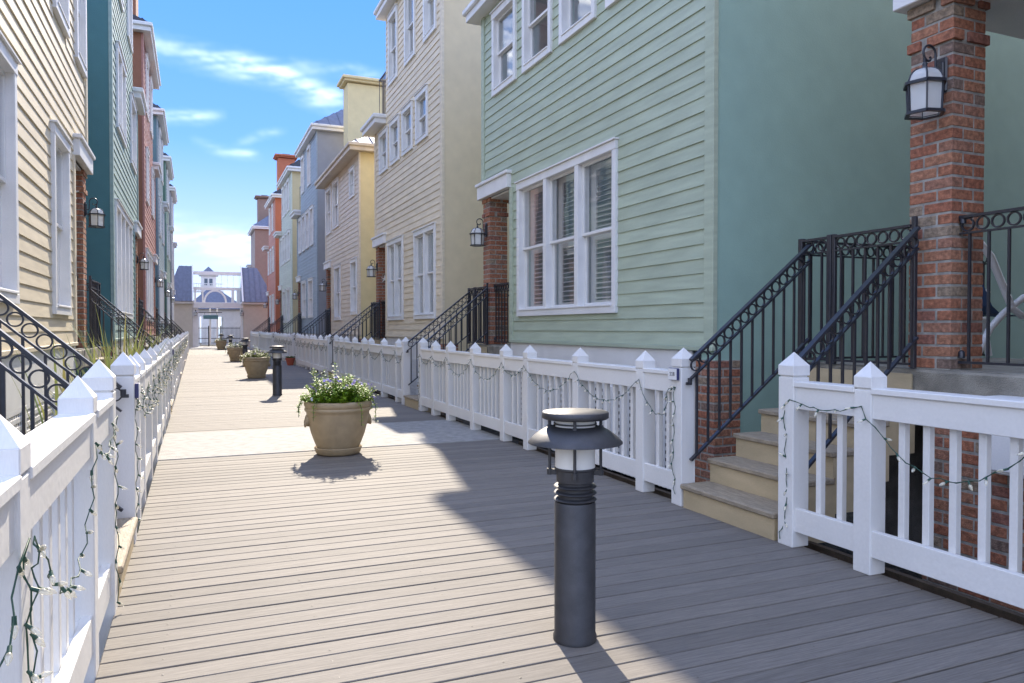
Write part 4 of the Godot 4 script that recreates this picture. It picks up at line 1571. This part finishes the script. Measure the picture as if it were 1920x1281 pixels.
	b.box(-0.355, -0.31, -0.31, -0.032, -2.0, 53.0); b.box(3.29, 3.33, -0.31, -0.032, -2.0, 53.0)
	part(walk, "rim_joist", b, mat("rim", lin(0.30, 0.23, 0.15), 0.8, "wood", "wood_n", Vector3(2, 2, 0.4)))

	# ---- houses
	var st := func(k, r, g, bl): return mat(k + "_stucco", lin(r, g, bl), 0.85, "stucco", "stucco_n", Vector3(0.9, 0.9, 0.9), 0.0, Vector3.ZERO, 0.16)
	var green_w := [[7.455, 10.32, 1.48, 3.47, 3, "shutter"]]
	for k in 4: green_w.append([6.74 + 1.215 * k, 7.70 + 1.215 * k, 5.05, 6.38, 1, ""])
	var who_r := ["orange brick porch house", "sage green house", "tall butter yellow house", "low cream house", "tall blue grey house", "tall pale mint house", "tall coral orange house"]
	var d0r := [-2.45, 5.72, 14.05, 22.1, 30.4, 38.8, 47.0]
	var d1r := [3.65, 11.85, 20.0, 28.3, 36.6, 44.8, 52.8]
	var s0r := [3.55, 11.50, 19.3, 27.1, 35.0, 42.8, 50.6]
	var s1r := [4.50, 12.33, 20.2, 28.0, 35.9, 43.7, 51.4]
	house({o = -1.0, x = 4.5, d0 = d0r[0], d1 = d1r[0], s1 = s1r[0], tall = false, single = true, bricks = true, recess = 4.6, label = "house with an orange brick porch column under a white beam", stucco = st.call("peach", 0.55, 0.40, 0.30), siding = paints("peach", 0.6, 0.45, 0.34), trim = M.white, roof = M.roof_metal, windows = []})
	house({o = -1.0, x = 4.5, d0 = d0r[1], d1 = d1r[1], s1 = s1r[1], tall = false, single = true, bricks = true, label = "sage green clapboard house with a triple shuttered window", stucco = st.call("green", 0.345, 0.515, 0.435), siding = paints("green", 0.48, 0.55, 0.41), trim = M.white, roof = M.roof_metal, windows = green_w})
	var yellow_w := [[14.50, 16.08, 1.50, 3.42, 2, "shutter"], [17.05, 18.55, 1.50, 3.46, 2, "shutter"]]
	for k in 4: yellow_w.append([15.03 + 1.17 * k, 15.92 + 1.17 * k, 5.30, 6.36, 1, ""])
	for k in 3: yellow_w.append([14.43 + 1.55 * k, 15.30 + 1.55 * k, 7.30, 9.0, 1, "" if k else "blind"])
	house({o = -1.0, x = 4.5, d0 = d0r[2], d1 = d1r[2], s1 = s1r[2], tall = true, single = true, bricks = false, label = "tall butter yellow clapboard house with a top balcony", stucco = st.call("yellow", 0.79, 0.65, 0.42), siding = paints("yellow", 0.84, 0.71, 0.51), trim = M.white, roof = M.roof_metal, windows = yellow_w})
	var cream_w := [[22.45, 23.40, 1.72, 3.42, 1, "blind"], [25.2, 26.35, 1.58, 3.45, 1, ""], [22.8, 23.55, 5.33, 6.24, 1, ""], [25.5, 26.65, 4.75, 6.38, 1, ""], [27.0, 28.1, 4.7, 6.35, 1, ""]]
	var cream_trim := mat("cream_trim", lin(0.70, 0.60, 0.46), 0.5, "paint", "", Vector3(1, 1, 1))
	house({o = -1.0, x = 4.5, d0 = d0r[3], d1 = d1r[3], s1 = s1r[3], tall = false, single = true, bricks = false, eave = 0.34, label = "low cream clapboard house with a tall yellow chimney", stucco = st.call("straw", 0.80, 0.68, 0.38), siding = paints("cream", 0.79, 0.69, 0.54), trim = cream_trim, roof = M.roof_metal, windows = cream_w, chimney = [5.33, 7.3, 28.35, 29.25, 10.75]})
	var gw: Array = even_windows(31.2, 35.4, 2, 1.3, 1.75, 3.4, "blind") + even_windows(31.2, 36.2, 4, 0.9, 4.75, 6.35, "") + even_windows(31.6, 35.6, 2, 0.9, 7.35, 9.0, "")
	house({o = -1.0, x = 4.5, d0 = d0r[4], d1 = d1r[4], s1 = s1r[4], tall = true, single = false, label = "tall blue grey clapboard house with a metal roof", stucco = st.call("bluegrey", 0.37, 0.39, 0.43), siding = paints("bluegrey", 0.37, 0.44, 0.50), trim = M.white, roof = M.roof_metal, windows = gw})
	gw = even_windows(39.4, 43.4, 2, 1.3, 1.6, 3.4, "") + even_windows(39.4, 44.4, 4, 0.9, 4.8, 6.35, "") + even_windows(39.6, 43.4, 3, 0.9, 7.35, 9.0, "")
	house({o = -1.0, x = 4.5, d0 = d0r[5], d1 = d1r[5], s1 = s1r[5], tall = true, single = false, label = "tall pale mint house with yellow stucco sides and a dark roof", stucco = st.call("paleyellow", 0.66, 0.57, 0.34), siding = paints("mint", 0.66, 0.70, 0.58), trim = M.white, roof = M.roof_dark, windows = gw})
	gw = even_windows(47.6, 51.4, 2, 1.2, 1.6, 3.4, "blind") + even_windows(47.6, 52.4, 3, 0.9, 4.8, 6.35, "blind") + even_windows(47.8, 51.4, 2, 0.9, 7.35, 9.0, "blind")
	house({o = -1.0, x = 4.5, d0 = d0r[6], d1 = d1r[6], s1 = s1r[6], tall = true, single = false, label = "tall coral orange house with a tall coral chimney", stucco = st.call("coral", 0.58, 0.19, 0.10), siding = paints("coral", 0.58, 0.19, 0.10), trim = M.white, roof = M.roof_dark, windows = gw, chimney = [5.25, 6.35, 53.0, 54.0, 13.1]})
	house({o = -1.0, x = 4.4, d0 = 62.2, d1 = 68.2, s1 = 68.6, tall = true, single = false, label = "tan brown house with a chimney beyond the gatehouse", stucco = st.call("tan", 0.34, 0.23, 0.18), siding = paints("tan", 0.36, 0.25, 0.20), trim = M.white, roof = M.roof_metal, windows = [], chimney = [4.9, 6.4, 66.0, 67.0, 12.4]})
	# the other row, which the sun rakes
	var who_l := ["sunlit cream house", "deep teal house", "terracotta red house", "steel blue house", "forest green house"]
	var d0l := [5.72, 14.05, 22.2, 30.6, 38.8, 47.0]
	var d1l := [12.0, 20.1, 28.3, 36.5, 44.7, 52.8]
	var cw := [[5.95, 7.36, 1.5, 3.5, 1, "blind"], [9.15, 10.22, 1.45, 3.47, 1, "blind"], [9.35, 10.3, 4.75, 6.3, 1, "blind"], [11.0, 11.95, 4.75, 6.4, 1, "blind"], [6.2, 7.2, 4.75, 6.3, 1, "blind"]]
	cw[3] = [10.95, 11.85, 4.75, 6.4, 1, "blind"]
	house({o = 1.0, x = -1.4, d0 = d0l[0], d1 = d1l[0], s1 = 13.05, tall = false, single = true, bricks = true, label = "sunlit cream clapboard house with white window trim", stucco = st.call("sand", 0.62, 0.55, 0.40), siding = paints("sand", 0.74, 0.64, 0.46), trim = M.white, roof = M.roof_metal, windows = cw})
	gw = [[14.4, 17.9, 1.5, 3.5, 4, "blind"], [14.9, 16.6, 4.85, 6.35, 2, "blind"], [18.0, 19.4, 4.85, 6.35, 1, "blind"], [15.0, 16.2, 7.35, 9.0, 1, "blind"], [17.4, 18.5, 7.35, 9.0, 1, "blind"]]
	house({o = 1.0, x = -1.27, d0 = d0l[1], d1 = d1l[1], s1 = 21.2, tall = true, single = true, bricks = false, label = "tall deep teal house with pale green clapboards", stucco = st.call("teal", 0.075, 0.20, 0.21), siding = paints("teal", 0.30, 0.42, 0.38), trim = M.white, roof = M.roof_dark, windows = gw})
	gw = [[22.8, 26.0, 1.5, 3.5, 3, "blind"], [23.2, 24.2, 4.85, 6.35, 1, "blind"], [26.0, 27.2, 4.85, 6.35, 1, "blind"], [23.4, 24.5, 7.35, 9.0, 1, "blind"], [25.5, 26.6, 7.35, 9.0, 1, "blind"]]
	house({o = 1.0, x = -1.25, d0 = d0l[2], d1 = d1l[2], s1 = 29.3, tall = true, single = true, bricks = false, label = "tall terracotta red house with rust coloured sides", stucco = st.call("rust", 0.33, 0.145, 0.085), siding = paints("rust", 0.47, 0.215, 0.17), trim = M.white, roof = M.roof_dark, windows = gw, chimney = [-2.9, -1.45, 23.2, 24.2, 12.6]})
	var lc := [["steel", 0.13, 0.25, 0.29, 0.28, 0.38, 0.42, "tall steel blue house past the terracotta red house"], ["forest", 0.10, 0.19, 0.14, 0.22, 0.33, 0.27, "tall forest green house past the steel blue house"], ["ash", 0.26, 0.25, 0.27, 0.42, 0.41, 0.42, "tall ash grey house next to the gatehouse roof"]]
	for k in 3:
		var c: Array = lc[k]
		var a: float = d0l[k + 3]
		gw = [[a + 0.6, a + 3.8, 1.5, 3.5, 3, "blind"], [a + 1.0, a + 2.0, 4.85, 6.35, 1, "blind"], [a + 3.8, a + 5.0, 4.85, 6.35, 1, "blind"], [a + 1.2, a + 2.3, 7.35, 9.0, 1, "blind"], [a + 3.3, a + 4.4, 7.35, 9.0, 1, "blind"]]
		house({o = 1.0, x = -1.25, d0 = a, d1 = d1l[k + 3], s1 = d1l[k + 3] + 1.0, tall = true, single = false, label = c[7], stucco = st.call(c[0], c[1], c[2], c[3]), siding = paints(c[0], c[4], c[5], c[6]), trim = M.white, roof = M.roof_dark, windows = gw})

	# ---- steps, rails and porch fronts
	for k in 7:
		steps(-1.0, 3.255, 4.44, s0r[k], s1r[k], who_r[k], k < 3)
		porch_front(-1.0, 4.58, d1r[k] - 1.2, d1r[k] - 0.315, who_r[k], k < 3)
	b = MB.new()
	var la := thing("concrete_landing", "concrete porch landing at the head of the black iron rails before the sunlit cream house", "landing", P(-2.2, 0, 4.2))
	b.cham(-3.8, -1.42, 0.80, 1.03, 2.6, 5.2, 0.012)
	part(la, "slab", b, M.slab)
	b = MB.new()
	b.box(-3.4, -1.9, -0.38, 0.80, 2.8, 5.0)
	part(la, "support_wall", b, M.block)
	steps(1.0, -0.345, -1.40, 3.96, 4.98, "bare concrete landing", true)
	for k in 5:
		var s: float = d1l[k] + 0.10
		steps(1.0, -0.345, -1.37 if k == 0 else -1.24, s, s + 1.0, who_l[k], k < 2)
		porch_front(1.0, -1.48 if k == 0 else -1.35, d1l[k] - 1.2, d1l[k] - 0.315, who_l[k], k < 2)

	# ---- fences, with their strings of lights
	rng.seed = 12
	fence(-1.0, 3.31, [-0.9, 0.1, 1.0, 1.95, 2.91, 3.46], [5], "white picket fence before the house with the orange brick porch column", "white picket fences")
	var fr := [4.57, 5.07, 6.17, 7.30, 7.97, 9.0, 10.02, 10.73, 11.40]
	fence(-1.0, 3.31, fr, [0, 8], "white picket fence before the sage green house", "white picket fences")
	for k in range(1, 6):
		var ps := []
		for p in fr: ps.append(p + 7.85 * k + (0.0 if p > 5 else 0.02))
		fence(-1.0, 3.31, ps, [0, 8], "white picket fence before the %s" % who_r[k + 1], "white picket fences")
	fence(1.0, -0.405, [-0.4, 0.8, 1.93, 3.2, 3.87], [4], "white picket fence before the concrete landing and its iron rails", "white picket fences", -0.3)
	var fl := [5.09, 5.68, 6.27, 7.2, 8.1, 9.3, 10.3, 11.2, 12.0]
	for k in 6:
		var ps := []
		for p in fl: ps.append(p + 8.15 * k)
		if k == 5: ps.resize(5)
		fence(1.0, -0.405, ps, [0, 8], "white picket fence before the %s" % (["sunlit cream house", "deep teal house", "terracotta red house", "steel blue house", "forest green house", "ash grey house"][k]), "white picket fences", -0.3)
	rng.seed = 15
	lights(-1.0, 3.252, [[3.50, 0.03, 0.0], [3.44, 0.25, 0.0], [3.47, 0.90, 0.05], [2.91, 0.885, 0.30], [1.95, 0.88, 0.30], [1.0, 0.88, 0.0]], "green cord of small clear bulbs draped from the post beside the lowest steps", 0.085, 0.85, true)
	lights(-1.0, 3.252, [[4.57, 0.08, 0.0], [4.60, 0.30, 0.0], [4.58, 0.86, 0.0], [4.66, 0.85, 0.0], [4.70, 0.66, 0.10], [5.07, 0.90, 0.22], [6.17, 0.90, 0.22], [7.30, 0.90, 0.12], [7.97, 0.90, 0.22], [9.0, 0.90, 0.22], [10.02, 0.90, 0.16], [10.73, 0.90, 0.14], [11.38, 0.90, 0.0], [11.40, 0.08, 0.0]], "green cord of small clear bulbs draped along the fence of the sage green house", 0.085, 0.8, true)
	for k in range(1, 4):
		var ps := []
		for j in fr.size(): ps.append([fr[j] + 7.85 * k, 0.90, 0.20 if j < 8 else 0.0])
		lights(-1.0, 3.252, ps, "green cord of small clear bulbs draped along the fence of the %s" % who_r[k + 1], 0.09, 1.0, false)
	lights(1.0, -0.345, [[0.8, 0.80, 0.25], [1.85, 0.85, 0.0], [1.90, 0.62, 0.03], [1.86, 0.35, 0.0], [1.95, 0.72, 0.0], [1.98, 0.83, 0.30], [3.12, 0.88, 0.10], [3.80, 0.90, 0.0], [3.84, 0.45, 0.0], [3.82, 0.05, 0.0]], "green cord of clear bulbs looped on the fence before the concrete landing", 0.075, 0.75, true)
	lights(1.0, -0.345, [[5.12, 0.04, 0.0], [5.08, 0.5, 0.0], [5.09, 0.90, 0.10], [5.68, 0.90, 0.22], [6.27, 0.90, 0.26], [7.2, 0.90, 0.28], [8.1, 0.90, 0.28], [9.3, 0.90, 0.28], [10.3, 0.90, 0.26], [11.2, 0.90, 0.24], [12.0, 0.90, 0.0], [12.0, 0.08, 0.0]], "green cord of clear bulbs looped along the fence of the sunlit cream house", 0.07, 0.8, true)
	for k in range(1, 4):
		var ps := []
		for j in fl.size(): ps.append([fl[j] + 8.15 * k, 0.90, 0.28 if j < 8 else 0.0])
		lights(1.0, -0.345, ps, "green cord of clear bulbs looped along the fence of the %s" % (["", "deep teal house", "terracotta red house", "steel blue house"][k]), 0.07, 0.95, false)
	plaque(-1.0, 3.248, 4.585, 0.965, "small white house number plaque on the fence post by the steps", "118")
	plaque(1.0, -0.342, 5.12, 0.92, "small navy edged plaque on the fence post before the sunlit cream house", "")
	plaque(1.0, -0.342, 13.27, 0.92, "small navy edged plaque on the fence post before the deep teal house", "")

	# ---- bollards, planters, lanterns
	var bo := bollard()
	bo.set_meta("label", "dark grey bollard light with a wide hood, alone beside the brick column's steps")
	bo.position = P(1.455, 0, 2.755)
	var bl := [[1.46, 15.12, "dark grey bollard light behind the planter on the concrete strip"], [1.62, 28.0, "dark grey bollard light behind the planter of pale flowers"], [1.62, 40.0, "dark grey bollard light past the planter of dark foliage"], [1.5, 50.5, "dark grey bollard light beside the planter nearest the iron gate"]]
	for k in bl: copy(bo, P(k[0], 0, k[1]), k[2], 0.7 * k[1])
	var pl := planter()
	pl.set_meta("label", "tan round planter with lug handles at the edge of the concrete strip")
	pl.position = P(1.36, 0, 7.83)
	var fa := flowers(101, 0.31, [0.20, 0.35, 0.010, "a"], mat("petal_lilac", lin(0.50, 0.38, 0.72), 0.6), mat("petal_white", lin(0.78, 0.76, 0.80), 0.6), 300)
	fa.set_meta("label", "bright green bedding plants with lilac and white blossoms in the planter on the concrete strip")
	fa.position = pl.position
	var spots := [[1.47, 20.6, "tan round planter of pale flowers past the deck's bollard light", 0.25, [0.24, 0.30, 0.05, "b"], "pale green and white flowering plants in a tan planter"], [1.48, 31.4, "tan round planter of dark green foliage", 0.30, [0.06, 0.13, 0.03, "c"], "dark green leafy plants in a tan planter"], [1.45, 49.0, "tan round planter of yellowish foliage before the iron gate", 0.28, [0.22, 0.24, 0.05, "d"], "yellow green leafy plants in the planter before the iron gate"]]
	for k in spots.size():
		var s: Array = spots[k]
		copy(pl, P(s[0], 0, s[1]), s[2], 0.3 * k)
		var f := flowers(200 + k, s[3], s[4], mat("petal_pale", lin(0.72, 0.74, 0.60), 0.6) if k == 0 else M.petal_lilac, mat("petal_violet", lin(0.28, 0.12, 0.55), 0.6), 95 if k == 0 else 60)
		f.set_meta("label", s[5])
		f.position = P(s[0], 0, s[1])
	var ln := lantern()
	ln.set_meta("label", "black wall lantern with frosted panes on the orange brick porch column")
	ln.position = P(4.497, 2.945, 3.41)
	for k in range(1, 7): copy(ln, P(4.497, 2.945, d1r[k] - 0.17), "black wall lantern on the brick column of the %s" % who_r[k])
	for k in 5: copy(ln, P(-1.397 if k == 0 else (-1.267 if k == 1 else -1.247), 2.945, d1l[k] - 0.17), "black wall lantern on the brick column of the %s" % who_l[k], PI).scale = Vector3.ONE * 0.88
	for k in 2: copy(ln, P(0.03 if k == 0 else 3.03, 2.45, 56.05), "black wall lantern on the white gatehouse post by the %s" % ["teal sign", "planter and bollard row"][k], PI / 2 if k == 0 else PI / 2)

	# ---- what stands under and round the first porch
	var ub := thing("brick_foundation", "red brick foundation wall under the concrete porch slab", "wall", P(4.6, 0, 3.2))
	rng.seed = 91
	brick_wall(ub, "brickwork", 4.46, 4.66, 2.62, 3.50, -0.38, 0.765)
	var ba := thing("utility_box", "plain white utility box on the brick foundation wall", "utility box", P(4.4, 0.5, 2.8))
	b = MB.new()
	b.cham(4.30, 4.455, 0.45, 0.90, 2.50, 2.98, 0.008)
	part(ba, "case", b, M.white)
	b = MB.new()
	b.cham(4.288, 4.30, 0.47, 0.88, 2.52, 2.96, 0.004)
	part(ba, "lid", b, M.white)
	chair()
	starfish(P(-1.53, 3.14, 11.685), "white starfish ornament on the brick column of the sunlit cream house")
	starfish(P(4.66, 2.62, 19.685), "white starfish ornament on the brick column of the butter yellow house")
	var wr := thing("red_wreath", "red wreath hung at the porch of the cream house with the tall yellow chimney", "wreath", P(4.52, 1.75, 27.4))
	b = MB.new()
	rng.seed = 8
	for k in 220:
		var w := rng.randf() * TAU
		var c := P(4.52, 1.80 + 0.2 * sin(w), 27.4 + 0.2 * cos(w))
		leaf(b, c, Vector3(rng.randf_range(-1, 1), rng.randf_range(-1, 1), rng.randf_range(-1, 1)).normalized(), Vector3.UP, 0.09, 0.06)
	part(wr, "leaves", b, mat("wreath_red", lin(0.40, 0.02, 0.015), 0.6))
	var rp := thing("terracotta_pot", "small terracotta pot on the deck against a white fence post", "pot", P(3.08, 0, 27.3))
	b = MB.new()
	b.lathe(P(3.08, 0, 27.3), [Vector2(0, 0.002), Vector2(0.10, 0.002), Vector2(0.15, 0.20), Vector2(0.17, 0.20), Vector2(0.17, 0.26), Vector2(0.14, 0.26), Vector2(0.13, 0.2), Vector2(0, 0.2)], 20)
	part(rp, "pot", b, mat("terracotta", lin(0.42, 0.10, 0.055), 0.8))
	b = MB.new()
	for k in 90:
		var w := rng.randf() * TAU
		leaf(b, P(3.08, 0.22, 27.3) + Vector3(cos(w), 0, sin(w)) * rng.randf() * 0.1, Vector3(cos(w), rng.randf_range(0.3, 1.5), sin(w)).normalized(), Vector3.UP, 0.16, 0.04)
	part(rp, "plant", b, leaf_mat("potplant", 0.07, 0.13, 0.04))
	var gl := [[-0.80, 5.75, 30, 1.25], [-0.72, 6.9, 40, 1.15], [-0.85, 7.9, 45, 1.3], [-0.75, 9.0, 55, 1.45], [-0.85, 9.9, 50, 1.55], [-0.7, 10.9, 45, 1.35], [-1.0, 3.3, 30, 0.85], [-1.0, 2.4, 26, 0.8], [-0.8, 14.6, 40, 1.3], [-0.8, 16.2, 40, 1.4]]
	for k in gl.size():
		var g: Array = gl[k]
		grasses(P(g[0], -0.40, g[1]), 300 + k, g[2], g[3] + 0.4, "%s strap-leaved plant past the iron rails, behind the fence of the %s" % [["first", "second", "third", "fourth", "fifth", "sixth", "first", "second", "first", "second"][k], "sunlit cream house" if k < 6 else ("bare concrete landing" if k < 8 else "deep teal house")])

	gatehouse()
